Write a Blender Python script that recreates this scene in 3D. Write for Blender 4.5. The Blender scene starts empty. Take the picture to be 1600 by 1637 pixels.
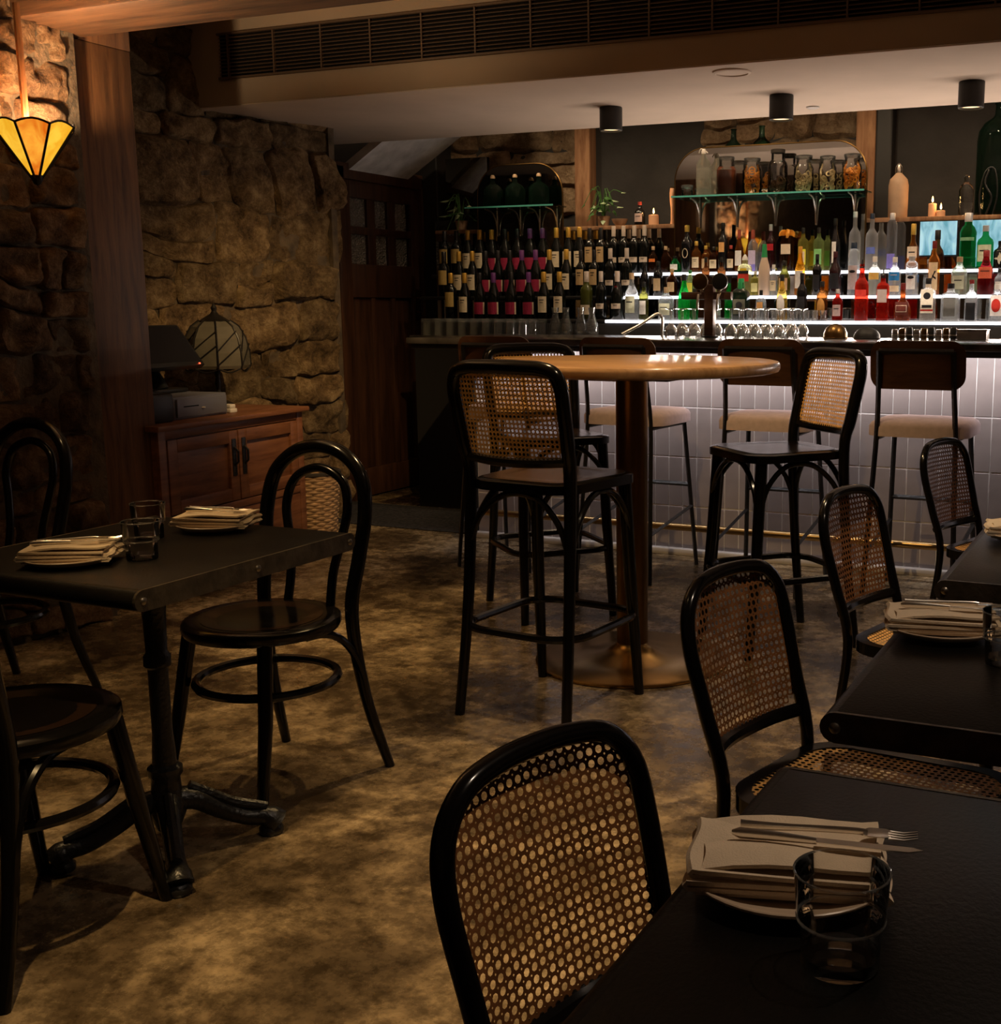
import bpy, bmesh, math, random
from math import sin, cos, pi, sqrt, radians as R
from mathutils import Vector, Matrix, noise
random.seed(7)
sc = bpy.context.scene
C = sc.collection

# ---------------------------------------------------------------- camera
cam_data = bpy.data.cameras.new('camera')
cam = bpy.data.objects.new('camera', cam_data)
C.objects.link(cam)
cam.location = (0, 0, 1.30)
cam.rotation_euler = (R(90 - 9.709), 0, R(23.3))
cam_data.sensor_width = 36
cam_data.lens = 1920 / 1637 * 36
cam_data.shift_x = -(1035 - 800) / 1637
cam_data.clip_start = 0.02
sc.camera = cam

# ---------------------------------------------------------------- world, exposure
w = bpy.data.worlds.new('world'); sc.world = w; w.use_nodes = True
w.node_tree.nodes['Background'].inputs[0].default_value = (1.0, 0.72, 0.45, 1)
w.node_tree.nodes['Background'].inputs[1].default_value = 0.01
sc.view_settings.view_transform = 'Standard'
sc.view_settings.look = 'None'
sc.view_settings.exposure = 0.0
sc.view_settings.gamma = 1.0
sc.view_settings.use_curve_mapping = False
sc.cycles.transparent_max_bounces = 24

# ---------------------------------------------------------------- lamps of the room (recessed ceiling spots, led strips), plus an added fill for the door
def spot(name, loc, target, power, size, col, blend=0.6, radius=0.018):
    l = bpy.data.lights.new(name, 'SPOT'); l.energy = power; l.color = col
    l.spot_size = R(size); l.spot_blend = blend; l.shadow_soft_size = radius
    o = bpy.data.objects.new(name, l); C.objects.link(o); o.location = loc
    d = Vector(target) - Vector(loc)
    o.rotation_euler = d.to_track_quat('-Z', 'Y').to_euler()
    return o
def strip_light(name, loc, rot, sx, sy, power, col):
    l = bpy.data.lights.new(name, 'AREA'); l.shape = 'RECTANGLE'; l.size = sx; l.size_y = sy
    l.energy = power; l.color = col
    o = bpy.data.objects.new(name, l); C.objects.link(o); o.location = loc; o.rotation_euler = rot
    return o
WARM = (1.0, 0.66, 0.29)
WARM2 = (1.0, 0.74, 0.46)
spot('ceiling_spot', (-1.45, 1.25, 2.52), (-1.50, 2.0, 0), 210, 46, WARM, 1.0)
spot('ceiling_spot', (-3.0, 2.2, 2.52), (-2.45, 2.6, 0), 66, 66, WARM, 0.9)
spot('beam_spot', (-1.80, 3.50, 2.33), (-1.80, 3.85, 0), 95, 104, WARM, 0.7)
spot('beam_spot', (-2.75, 3.50, 2.33), (-2.78, 4.0, 0), 75, 44, WARM, 1.0)
spot('ceiling_spot', (-2.5, 4.15, 2.70), (-4.55, 5.55, 0.75), 270, 50, WARM, 1.0)
spot('ceiling_spot', (-0.75, 2.9, 2.52), (-1.05, 3.35, 0), 75, 72, WARM2, 0.9)
spot('ceiling_spot', (0.25, 1.6, 2.52), (-0.2, 1.7, 0.75), 42, 85, (1.0, 0.78, 0.58))
COOL = (1.0, 0.94, 0.96)
spot('door_fill_light', (-4.15, 6.45, 2.30), (-5.0, 7.0, 0.6), 5, 70, WARM, 1.0)  # added fill with no fixture, lifts the dark door
strip_light('counter_led_light', (-1.2, 5.665, 1.070), (R(32), 0, 0), 4.6, 0.02, 12, COOL)
strip_light('shelf_led_light', (-1.0, 6.86, 1.215), (R(-125), 0, 0), 4.2, 0.02, 33, (1.0, 0.80, 0.66))
for _x in (-4.2, -3.4, -2.6, -1.8, -1.0, -0.2):
    spot('bar_back_spot', (_x, 6.74, 2.86), (_x, 7.3, 1.5), 26, 115, WARM2, 0.7, 0.04)

# ---------------------------------------------------------------- materials
MATS = {}
def _new(name):
    m = bpy.data.materials.new(name); m.use_nodes = True
    nt = m.node_tree; b = nt.nodes['Principled BSDF']
    MATS[name] = m
    return m, nt, b
def N(nt, kind, **kw):
    n = nt.nodes.new(kind)
    for k, v in kw.items(): setattr(n, k, v)
    return n
def ramp(nt, stops):
    r = N(nt, 'ShaderNodeValToRGB'); e = r.color_ramp.elements
    while len(e) < len(stops): e.new(0.5)
    for i, (p, c) in enumerate(stops): e[i].position = p; e[i].color = (*c, 1)
    return r
def coords(nt, scale=(1, 1, 1), space='Object'):
    t = N(nt, 'ShaderNodeTexCoord'); mp = N(nt, 'ShaderNodeMapping')
    mp.inputs['Scale'].default_value = scale
    nt.links.new(t.outputs[space], mp.inputs[0])
    return mp.outputs[0]
def mat(name, col, rough=0.5, metal=0.0, var=0.0, scale=8, bump=0.0, bscale=60, spec=0.5, coat=0.0):
    m, nt, b = _new(name)
    b.inputs['Base Color'].default_value = (*col, 1)
    b.inputs['Roughness'].default_value = rough
    b.inputs['Metallic'].default_value = metal
    b.inputs['Specular IOR Level'].default_value = spec
    b.inputs['Coat Weight'].default_value = coat
    v = coords(nt)
    if var:
        n = N(nt, 'ShaderNodeTexNoise'); n.inputs['Scale'].default_value = scale; n.inputs['Detail'].default_value = 5
        nt.links.new(v, n.inputs['Vector'])
        r = ramp(nt, [(0.3, tuple(max(0, c * (1 - var)) for c in col)), (0.7, tuple(min(1, c * (1 + var)) for c in col))])
        nt.links.new(n.outputs[0], r.inputs[0]); nt.links.new(r.outputs[0], b.inputs['Base Color'])
    if bump:
        n = N(nt, 'ShaderNodeTexNoise'); n.inputs['Scale'].default_value = bscale; n.inputs['Detail'].default_value = 4
        nt.links.new(v, n.inputs['Vector'])
        bp = N(nt, 'ShaderNodeBump'); bp.inputs['Strength'].default_value = bump; bp.inputs['Distance'].default_value = 0.01
        nt.links.new(n.outputs[0], bp.inputs['Height']); nt.links.new(bp.outputs[0], b.inputs['Normal'])
    return m
def wood(name, c1, c2, scale=(1, 1, 12), rough=0.4, spec=0.5, coat=0.0, nscale=3.0):
    m, nt, b = _new(name)
    v = coords(nt, scale)
    n = N(nt, 'ShaderNodeTexNoise'); n.inputs['Scale'].default_value = nscale; n.inputs['Detail'].default_value = 8; n.inputs['Roughness'].default_value = 0.65
    n.inputs['Distortion'].default_value = 0.4
    nt.links.new(v, n.inputs['Vector'])
    r = ramp(nt, [(0.3, c1), (0.5, tuple((a + d) / 2 for a, d in zip(c1, c2))), (0.72, c2)])
    nt.links.new(n.outputs[0], r.inputs[0]); nt.links.new(r.outputs[0], b.inputs['Base Color'])
    b.inputs['Roughness'].default_value = rough; b.inputs['Specular IOR Level'].default_value = spec
    b.inputs['Coat Weight'].default_value = coat; b.inputs['Coat Roughness'].default_value = 0.15
    bp = N(nt, 'ShaderNodeBump'); bp.inputs['Strength'].default_value = 0.15; bp.inputs['Distance'].default_value = 0.004
    nt.links.new(n.outputs[0], bp.inputs['Height']); nt.links.new(bp.outputs[0], b.inputs['Normal'])
    return m
def stone_mat(name, dark, mid, light, sat_var=0.35):
    m, nt, b = _new(name)
    g = N(nt, 'ShaderNodeNewGeometry'); oi = N(nt, 'ShaderNodeObjectInfo')
    add = N(nt, 'ShaderNodeVectorMath', operation='ADD'); mul = N(nt, 'ShaderNodeVectorMath', operation='SCALE')
    mul.inputs['Scale'].default_value = 13.0
    cx = N(nt, 'ShaderNodeCombineXYZ'); nt.links.new(oi.outputs['Random'], cx.inputs[0])
    nt.links.new(cx.outputs[0], mul.inputs[0]); nt.links.new(g.outputs['Position'], add.inputs[0]); nt.links.new(mul.outputs[0], add.inputs[1])
    n = N(nt, 'ShaderNodeTexNoise'); n.inputs['Scale'].default_value = 7; n.inputs['Detail'].default_value = 13; n.inputs['Roughness'].default_value = 0.82
    nt.links.new(g.outputs['Position'], n.inputs['Vector'])
    r = ramp(nt, [(0.36, dark), (0.50, mid), (0.64, light)])
    nt.links.new(n.outputs[0], r.inputs[0])
    mx = N(nt, 'ShaderNodeMix', data_type='RGBA', blend_type='MULTIPLY'); mx.inputs['Factor'].default_value = 1.0
    r2 = ramp(nt, [(0.0, (1 - sat_var,) * 3), (1.0, (1.15, 1.08, 1.0))])
    nt.links.new(oi.outputs['Random'], r2.inputs[0])
    nt.links.new(r.outputs[0], mx.inputs['A']); nt.links.new(r2.outputs[0], mx.inputs['B'])
    nt.links.new(mx.outputs['Result'], b.inputs['Base Color'])
    b.inputs['Roughness'].default_value = 0.92; b.inputs['Specular IOR Level'].default_value = 0.2
    n2 = N(nt, 'ShaderNodeTexNoise'); n2.inputs['Scale'].default_value = 13; n2.inputs['Detail'].default_value = 12; n2.inputs['Roughness'].default_value = 0.74
    n2.inputs['Distortion'].default_value = 0.6
    nt.links.new(add.outputs[0], n2.inputs['Vector'])
    bp = N(nt, 'ShaderNodeBump'); bp.inputs['Strength'].default_value = 1.0; bp.inputs['Distance'].default_value = 0.11
    nt.links.new(n2.outputs[0], bp.inputs['Height']); nt.links.new(bp.outputs[0], b.inputs['Normal'])
    return m
def glassy(name, col, ior=1.45, rough=0.0):
    m, nt, b = _new(name)
    b.inputs['Base Color'].default_value = (*col, 1); b.inputs['Transmission Weight'].default_value = 1.0
    b.inputs['Roughness'].default_value = rough; b.inputs['IOR'].default_value = ior
    return m
def thin_glass(name, tint, refl=1.0, ior=1.5, milk=0.0):
    m, nt, b = _new(name); nt.nodes.remove(b)
    tr = N(nt, 'ShaderNodeBsdfTransparent'); tr.inputs[0].default_value = (*tint, 1)
    gl = N(nt, 'ShaderNodeBsdfGlossy'); gl.inputs['Roughness'].default_value = 0.03
    gl.inputs[0].default_value = (refl, refl, refl, 1)
    fr = N(nt, 'ShaderNodeFresnel'); fr.inputs[0].default_value = ior
    mx = N(nt, 'ShaderNodeMixShader')
    nt.links.new(fr.outputs[0], mx.inputs[0]); nt.links.new(tr.outputs[0], mx.inputs[1]); nt.links.new(gl.outputs[0], mx.inputs[2])
    df = N(nt, 'ShaderNodeBsdfDiffuse'); df.inputs[0].default_value = (0.8, 0.8, 0.78, 1); m2 = N(nt, 'ShaderNodeMixShader'); m2.inputs[0].default_value = milk
    nt.links.new(mx.outputs[0], m2.inputs[1]); nt.links.new(df.outputs[0], m2.inputs[2])
    nt.links.new(m2.outputs[0], nt.nodes['Material Output'].inputs[0])
    return m
def bottle_glass(name, col, rough=0.0):
    m, nt, b = _new(name)
    b.inputs['Base Color'].default_value = (*col, 1); b.inputs['Transmission Weight'].default_value = 1.0
    b.inputs['Roughness'].default_value = rough; b.inputs['IOR'].default_value = 1.33
    tr = N(nt, 'ShaderNodeBsdfTransparent'); tr.inputs[0].default_value = (*[c ** 0.6 for c in col], 1)
    tl_ = N(nt, 'ShaderNodeBsdfTranslucent'); tl_.inputs[0].default_value = (*col, 1)
    df = N(nt, 'ShaderNodeBsdfDiffuse'); df.inputs[0].default_value = (*col, 1)
    m1, m2, m3 = N(nt, 'ShaderNodeMixShader'), N(nt, 'ShaderNodeMixShader'), N(nt, 'ShaderNodeMixShader')
    m1.inputs[0].default_value = 0.5; m2.inputs[0].default_value = 0.3; m3.inputs[0].default_value = 0.13
    nt.links.new(b.outputs[0], m1.inputs[1]); nt.links.new(tr.outputs[0], m1.inputs[2])
    nt.links.new(tl_.outputs[0], m2.inputs[1]); nt.links.new(df.outputs[0], m2.inputs[2])
    nt.links.new(m1.outputs[0], m3.inputs[1]); nt.links.new(m2.outputs[0], m3.inputs[2])
    nt.links.new(m3.outputs[0], nt.nodes['Material Output'].inputs[0])
    return m
def emit(name, col, s):
    m, nt, b = _new(name)
    b.inputs['Base Color'].default_value = (*col, 1); b.inputs['Emission Color'].default_value = (*col, 1); b.inputs['Emission Strength'].default_value = s
    return m

# polished stained concrete
m, nt, b = _new('concrete')
v = coords(nt, (1, 1, 1))
n = N(nt, 'ShaderNodeTexNoise'); n.inputs['Scale'].default_value = 1.7; n.inputs['Detail'].default_value = 12; n.inputs['Roughness'].default_value = 0.66; n.inputs['Distortion'].default_value = 0.35
nt.links.new(v, n.inputs['Vector'])
r = ramp(nt, [(0.36, (0.042, 0.029, 0.016)), (0.47, (0.115, 0.082, 0.047)), (0.55, (0.28, 0.208, 0.122)), (0.66, (0.50, 0.39, 0.25))])
nt.links.new(n.outputs[0], r.inputs[0])
n2 = N(nt, 'ShaderNodeTexNoise'); n2.inputs['Scale'].default_value = 14; n2.inputs['Detail'].default_value = 12; n2.inputs['Roughness'].default_value = 0.76
nt.links.new(v, n2.inputs['Vector'])
r2 = ramp(nt, [(0.40, (0.42, 0.40, 0.37)), (0.50, (0.80, 0.78, 0.75)), (0.60, (1.22, 1.19, 1.14))]); nt.links.new(n2.outputs[0], r2.inputs[0])
mx = N(nt, 'ShaderNodeMix', data_type='RGBA', blend_type='MULTIPLY'); mx.inputs['Factor'].default_value = 1
nt.links.new(r.outputs[0], mx.inputs['A']); nt.links.new(r2.outputs[0], mx.inputs['B']); nt.links.new(mx.outputs['Result'], b.inputs['Base Color'])
rr = ramp(nt, [(0.35, (0.16,) * 3), (0.65, (0.36,) * 3)]); nt.links.new(n2.outputs[0], rr.inputs[0]); nt.links.new(rr.outputs[0], b.inputs['Roughness'])
bp = N(nt, 'ShaderNodeBump'); bp.inputs['Strength'].default_value = 0.12; bp.inputs['Distance'].default_value = 0.01
nt.links.new(n.outputs[0], bp.inputs['Height']); nt.links.new(bp.outputs[0], b.inputs['Normal'])

stone_mat('stone', (0.05, 0.030, 0.015), (0.28, 0.185, 0.095), (0.60, 0.44, 0.25), 0.45)
stone_mat('stone_red', (0.045, 0.022, 0.012), (0.22, 0.13, 0.07), (0.46, 0.31, 0.18), 0.5)
stone_mat('stone_pale', (0.16, 0.10, 0.06), (0.38, 0.27, 0.17), (0.60, 0.46, 0.31), 0.3)
mat('mortar', (0.07, 0.048, 0.028), 0.95, var=0.5, scale=14, bump=0.8, bscale=40)
mat('mortar_dark', (0.045, 0.03, 0.02), 0.95, var=0.5, scale=14, bump=0.8, bscale=40)
wood('post_wood', (0.035, 0.013, 0.005), (0.17, 0.075, 0.027), (9, 9, 0.8), 0.6, 0.3)
wood('beam_wood', (0.018, 0.008, 0.004), (0.095, 0.046, 0.021), (0.8, 9, 9), 0.6, 0.3)
wood('door_wood', (0.022, 0.009, 0.005), (0.07, 0.028, 0.013), (9, 9, 0.8), 0.5, 0.3)
wood('cabinet_wood', (0.08, 0.026, 0.012), (0.24, 0.10, 0.046), (4, 0.9, 9), 0.42, 0.4)
wood('table_wood', (0.24, 0.12, 0.048), (0.52, 0.30, 0.14), (1.2, 9, 2), 0.32, 0.5, 0.25)
wood('ply_wood', (0.05, 0.02, 0.009), (0.14, 0.06, 0.028), (1, 4, 9), 0.4, 0.5)
wood('old_timber', (0.16, 0.07, 0.035), (0.42, 0.24, 0.13), (7, 7, 1), 0.8, 0.2)
mat('black_lacquer', (0.0035, 0.003, 0.0027), 0.17, spec=0.34)
mat('seat_brown', (0.016, 0.008, 0.0045), 0.24, var=0.4, scale=6, spec=0.4)
mat('black_iron', (0.009, 0.0085, 0.008), 0.33, bump=0.25, bscale=90)
mat('table_black', (0.004, 0.0034, 0.0027), 0.36, spec=0.14, var=0.4, scale=10, bump=0.08, bscale=160)
mat('edge_metal', (0.10, 0.082, 0.06), 0.42, 0.85, var=0.4, scale=25, bump=0.2, bscale=90)
mat('bolt_metal', (0.25, 0.22, 0.18), 0.35, 1.0)
mat('brass', (0.40, 0.24, 0.075), 0.26, 1.0, var=0.18, scale=5)
mat('brass_dark', (0.20, 0.115, 0.04), 0.30, 1.0, var=0.2, scale=5)
mat('brass_rail', (0.45, 0.30, 0.13), 0.3, 1.0)
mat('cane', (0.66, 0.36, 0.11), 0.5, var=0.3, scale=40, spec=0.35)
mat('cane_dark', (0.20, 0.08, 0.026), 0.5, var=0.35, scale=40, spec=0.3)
mat('plaster', (0.62, 0.50, 0.40), 0.9, var=0.06, scale=3, spec=0.2)
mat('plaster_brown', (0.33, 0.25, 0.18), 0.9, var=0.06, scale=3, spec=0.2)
mat('plaster_dark', (0.024, 0.0225, 0.022), 0.9, var=0.3, scale=4, bump=0.3, bscale=30)
mat('black_paint', (0.012, 0.011, 0.011), 0.55)
mat('void_black', (0.004, 0.004, 0.004), 0.9, spec=0.1)
mat('vent_metal', (0.10, 0.062, 0.038), 0.6, 0.2)
mat('steel', (0.42, 0.40, 0.39), 0.3, 1.0, var=0.25, scale=12)
mat('painted_grey', (0.68, 0.67, 0.68), 0.45, var=0.25, scale=9, bump=0.1)
mat('tile', (0.31, 0.258, 0.24), 0.34, var=0.12, scale=7, bump=0.06, bscale=30)
mat('grout', (0.82, 0.78, 0.75), 0.9)
mat('skirting', (0.55, 0.50, 0.45), 0.7, var=0.15, scale=8)
mat('carpet', (0.035, 0.033, 0.036), 1.0, var=0.5, scale=60, bump=0.6, bscale=300, spec=0.05)
mat('counter_stone', (0.045, 0.038, 0.034), 0.22, var=0.5, scale=10)
mat('upholstery', (0.62, 0.49, 0.49), 0.95, var=0.08, scale=40, bump=0.15, bscale=400, spec=0.1)
mat('napkin', (0.66, 0.53, 0.38), 0.95, var=0.06, scale=30, bump=0.25, bscale=500, spec=0.1)
mat('plate_ceramic', (0.50, 0.38, 0.27), 0.3, var=0.1, scale=20)
mat('plate_rim_dark', (0.06, 0.045, 0.035), 0.35)
mat('silver', (0.85, 0.80, 0.72), 0.27, 1.0)
mat('black_plastic', (0.008, 0.008, 0.009), 0.4)
mat('drawer_metal', (0.16, 0.165, 0.21), 0.45, 0.2)
mat('screen_black', (0.004, 0.004, 0.005), 0.25)
mat('white_plastic', (0.6, 0.55, 0.5), 0.4)
mat('lead', (0.012, 0.010, 0.009), 0.4, 0.4)
mat('wicker', (0.33, 0.20, 0.10), 0.8, var=0.3, scale=40)
mat('basket_dark', (0.02, 0.013, 0.008), 0.8)
mat('leaf', (0.06, 0.16, 0.04), 0.45, var=0.4, scale=30)
mat('leaf_pale', (0.42, 0.55, 0.32), 0.45, var=0.3, scale=30)
mat('candle_wax', (0.75, 0.42, 0.24), 0.6)
mat('stoneware', (0.42, 0.27, 0.17), 0.6, var=0.15, scale=12)
mat('fruit_orange', (0.85, 0.32, 0.03), 0.5, var=0.3, scale=30)
mat('fruit_brown', (0.10, 0.05, 0.02), 0.5, var=0.4, scale=30)
mat('fruit_pale', (0.72, 0.60, 0.35), 0.5, var=0.3, scale=30)
mat('jam', (0.20, 0.055, 0.025), 0.4)
mat('lamp_grey_glass', (0.095, 0.085, 0.066), 0.15, var=0.2, scale=10)
emit('led_white', (0.93, 0.93, 1.0), 4.0); emit('lit_shelf', (0.95, 0.94, 1.0), 0.8)
emit('counter_led', (0.95, 0.93, 1.0), 4.0)
emit('flame', (1.0, 0.55, 0.16), 14)
emit('red_led', (1.0, 0.08, 0.03), 4)
emit('spot_glow', (1.0, 0.70, 0.38), 1.6)
glassy('glass_clear', (0.93, 0.95, 0.95)); glassy('glass_green', (0.02, 0.28, 0.07)); bottle_glass('glass_dkgreen', (0.05, 0.125, 0.08))
thin_glass('tumbler_glass', (0.90, 0.885, 0.86)); thin_glass('clear_thin', (0.93, 0.935, 0.93), milk=0.035); thin_glass('jar_glass', (0.93, 0.93, 0.90))
thin_glass('shelf_glass', (0.55, 0.80, 0.74))
mat('glass_edge', (0.10, 0.42, 0.36), 0.2)
m = mat('mirror', (0.50, 0.49, 0.47), 0.03, 1.0)
m = mat('mirror_dark', (0.22, 0.21, 0.19), 0.04, 1.0)

# amber art-glass panels of the lit wall lamp, and blue tv picture
def art_glass(name, c1, c2, s):
    m, nt, b = _new(name)
    v = coords(nt, (6, 6, 2)); n = N(nt, 'ShaderNodeTexNoise'); n.inputs['Scale'].default_value = 3; n.inputs['Detail'].default_value = 5; n.inputs['Distortion'].default_value = 1.0
    nt.links.new(v, n.inputs['Vector']); r = ramp(nt, [(0.35, c1), (0.68, c2)]); nt.links.new(n.outputs[0], r.inputs[0])
    nt.links.new(r.outputs[0], b.inputs['Base Color']); nt.links.new(r.outputs[0], b.inputs['Emission Color']); b.inputs['Emission Strength'].default_value = s
    b.inputs['Roughness'].default_value = 0.25
    return m
art_glass('amber_glass', (0.70, 0.13, 0.005), (1.0, 0.42, 0.04), 1.0)
art_glass('yellow_glass', (0.80, 0.36, 0.012), (1.0, 0.58, 0.05), 1.0)
art_glass('blue_screen', (0.10, 0.30, 0.42), (0.35, 0.62, 0.78), 0.75)
# rippled cathedral glass of the door
m, nt, b = _new('ripple_glass')
b.inputs['Base Color'].default_value = (0.32, 0.29, 0.26, 1); b.inputs['Roughness'].default_value = 0.16
v = coords(nt); vo = N(nt, 'ShaderNodeTexVoronoi'); vo.inputs['Scale'].default_value = 75; nt.links.new(v, vo.inputs['Vector'])
bp = N(nt, 'ShaderNodeBump'); bp.inputs['Strength'].default_value = 1.0; bp.inputs['Distance'].default_value = 0.02
nt.links.new(vo.outputs['Distance'], bp.inputs['Height']); nt.links.new(bp.outputs[0], b.inputs['Normal'])
b.inputs['Metallic'].default_value = 0.5

# ---------------------------------------------------------------- mesh helpers
class MB:
    def __init__(s): s.v = []; s.f = []
    def add(s, vs, fs):
        o = len(s.v); s.v += [tuple(p) for p in vs]; s.f += [tuple(i + o for i in f) for f in fs]; return s
    def box(s, x0, x1, y0, y1, z0, z1):
        return s.add([(x0, y0, z0), (x1, y0, z0), (x1, y1, z0), (x0, y1, z0), (x0, y0, z1), (x1, y0, z1), (x1, y1, z1), (x0, y1, z1)],
                     [(0, 3, 2, 1), (4, 5, 6, 7), (0, 1, 5, 4), (1, 2, 6, 5), (2, 3, 7, 6), (3, 0, 4, 7)])
    def bbox(s, x0, x1, y0, y1, z0, z1, b=0.004, seg=2):
        bm = bmesh.new(); bmesh.ops.create_cube(bm, size=1)
        for q in bm.verts: q.co = ((x0 + x1) / 2 + q.co.x * (x1 - x0), (y0 + y1) / 2 + q.co.y * (y1 - y0), (z0 + z1) / 2 + q.co.z * (z1 - z0))
        bmesh.ops.bevel(bm, geom=bm.edges[:], offset=b, segments=seg, profile=0.5, affect='EDGES')
        bm.verts.index_update()
        s.add([q.co[:] for q in bm.verts], [tuple(q.index for q in f.verts) for f in bm.faces]); bm.free(); return s
    def tube(s, pts, rad, seg=8, closed=False, cap=True, flat=1.0):
        P = [Vector(p) for p in pts]; n = len(P)
        if not isinstance(rad, (list, tuple)): rad = [rad] * n
        T = []
        for i in range(n):
            if closed: t = P[(i + 1) % n] - P[i - 1]
            else: t = P[min(i + 1, n - 1)] - P[max(i - 1, 0)]
            T.append(t.normalized())
        up = Vector((0, 0, 1)) if abs(T[0].z) < 0.9 else Vector((0, 1, 0))
        nn = (up - T[0] * up.dot(T[0])).normalized()
        vs = []
        for i in range(n):
            if i: nn = (nn - T[i] * nn.dot(T[i])).normalized()
            bb = T[i].cross(nn)
            for k in range(seg):
                a = 2 * pi * k / seg
                vs.append(P[i] + nn * (cos(a) * rad[i]) + bb * (sin(a) * rad[i] * flat))
        fs = []
        for i in range(n if closed else n - 1):
            j = (i + 1) % n
            for k in range(seg):
                k2 = (k + 1) % seg
                fs.append((i * seg + k, i * seg + k2, j * seg + k2, j * seg + k))
        if not closed and cap:
            fs.append(tuple(range(seg))[::-1]); fs.append(tuple(range((n - 1) * seg, n * seg)))
        return s.add(vs, fs)
    def lathe(s, prof, seg=16, c=(0, 0, 0), capb=True, capt=True):
        vs = []; fs = []; n = len(prof)
        for (r_, z) in prof:
            for k in range(seg):
                a = 2 * pi * k / seg; vs.append((c[0] + cos(a) * r_, c[1] + sin(a) * r_, c[2] + z))
        for i in range(n - 1):
            for k in range(seg):
                k2 = (k + 1) % seg
                fs.append((i * seg + k, i * seg + k2, (i + 1) * seg + k2, (i + 1) * seg + k))
        if capb: fs.append(tuple(range(seg))[::-1])
        if capt: fs.append(tuple(range((n - 1) * seg, n * seg)))
        return s.add(vs, fs)
    def prism(s, outline, z0, z1):
        n = len(outline)
        vs = [(x, y, z0) for x, y in outline] + [(x, y, z1) for x, y in outline]
        fs = [tuple(range(n))[::-1], tuple(range(n, 2 * n))] + [(i, (i + 1) % n, n + (i + 1) % n, n + i) for i in range(n)]
        return s.add(vs, fs)
    def slab(s, outline, fn, thick, rings=(0.0, 0.35, 0.7, 0.92, 1.0), bulge=None):
        """a curved plate: outline (2d, around 0,0) filled in rings, fn(u,v)->(point, normal), thickness along normal"""
        n = len(outline); vs = []; fs = []
        def pt(u, v, side, k):
            p, nn = fn(u, v); p = Vector(p); nn = Vector(nn)
            d = thick / 2 * side
            if bulge and side > 0: d += bulge(k, u, v)
            return p + nn * d
        for side in (1, -1):
            base = len(vs); vs.append(pt(0, 0, side, 0))
            for k in rings[1:]:
                for (x, y) in outline: vs.append(pt(x * k, y * k, side, k))
            m_ = len(rings) - 1
            for i in range(n):
                j = (i + 1) % n; f = (base, base + 1 + i, base + 1 + j); fs.append(f if side > 0 else f[::-1])
                for q in range(m_ - 1):
                    a = base + 1 + q * n; b_ = a + n
                    f = (a + i, b_ + i, b_ + j, a + j); fs.append(f if side > 0 else f[::-1])
        half = len(vs) // 2; o1 = 1 + (len(rings) - 2) * n
        for i in range(n):
            j = (i + 1) % n; fs.append((o1 + i, half + o1 + i, half + o1 + j, o1 + j))
        return s.add(vs, fs)
    def mesh(s, name, smooth=True):
        me = bpy.data.meshes.new(name); me.from_pydata(s.v, [], s.f); me.update()
        if smooth:
            me.polygons.foreach_set('use_smooth', [True] * len(me.polygons))
            try: me.set_sharp_from_angle(angle=R(42))
            except Exception: pass
        return me
def part(name, mb, material, parent=None, smooth=True, label=None, kind=None):
    me = mb if isinstance(mb, bpy.types.Mesh) else mb.mesh(name, smooth)
    if material and not me.materials: me.materials.append(MATS[material])
    o = bpy.data.objects.new(name, me); C.objects.link(o)
    if parent: o.parent = parent
    if label: o['label'] = label
    if kind: o['kind'] = kind
    return o
def tag(o, label, cat, group=None):
    o['label'] = label; o['category'] = cat
    if group: o['group'] = group
    return o
def thing(name, label, cat, loc=(0, 0, 0), rotz=0, group=None):
    o = bpy.data.objects.new(name, None); C.objects.link(o); o.empty_display_size = 0.05
    o.location = loc; o.rotation_euler = (0, 0, R(rotz))
    return tag(o, label, cat, group)
def struct(name, mb, material, smooth=False, label=None):
    o = part(name, mb, material, None, smooth); o['kind'] = 'structure'
    if label: o['label'] = label
    return o
def copy_tree(o, parent=None):
    c = o.copy(); C.objects.link(c); c.parent = parent
    for ch in list(o.children): copy_tree(ch, c)
    return c
def place(proto, used, loc, rotz, label, group=None):
    o = proto if not used else copy_tree(proto)
    o.location = loc; o.rotation_euler = (0, 0, R(rotz)); o['label'] = label
    if group: o['group'] = group
    return o
def arc(c, r_, a0, a1, n, ax='xz', y=0.0):
    out = []
    for i in range(n + 1):
        a = R(a0 + (a1 - a0) * i / n)
        if ax == 'xz': out.append((c[0] + cos(a) * r_, y, c[1] + sin(a) * r_))
        else: out.append((c[0] + cos(a) * r_, c[1] + sin(a) * r_, y))
    return out
def rrect(wx, wy, r_, n=6):
    """rounded rectangle outline centred on the origin, counter-clockwise"""
    out = []
    for (sx, sy, a0) in ((1, 1, 0), (-1, 1, 90), (-1, -1, 180), (1, -1, 270)):
        for i in range(n + 1):
            a = R(a0 + 90 * i / n)
            out.append((sx * (wx / 2 - r_) + cos(a) * r_, sy * (wy / 2 - r_) + sin(a) * r_))
    return out
def smooth_path(pts, sub=4, closed=False):
    """catmull-rom through the points"""
    P = [Vector(p) for p in pts]; n = len(P); out = []
    for i in range(n if closed else n - 1):
        p0 = P[(i - 1) % n] if closed or i > 0 else P[0]; p1 = P[i]; p2 = P[(i + 1) % n]
        p3 = P[(i + 2) % n] if closed or i + 2 < n else P[n - 1]
        for k in range(sub):
            t = k / sub
            out.append(0.5 * ((2 * p1) + (p2 - p0) * t + (2 * p0 - 5 * p1 + 4 * p2 - p3) * t * t + (3 * p1 - p0 - 3 * p2 + p3) * t ** 3))
    if not closed: out.append(P[-1])
    return out
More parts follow.
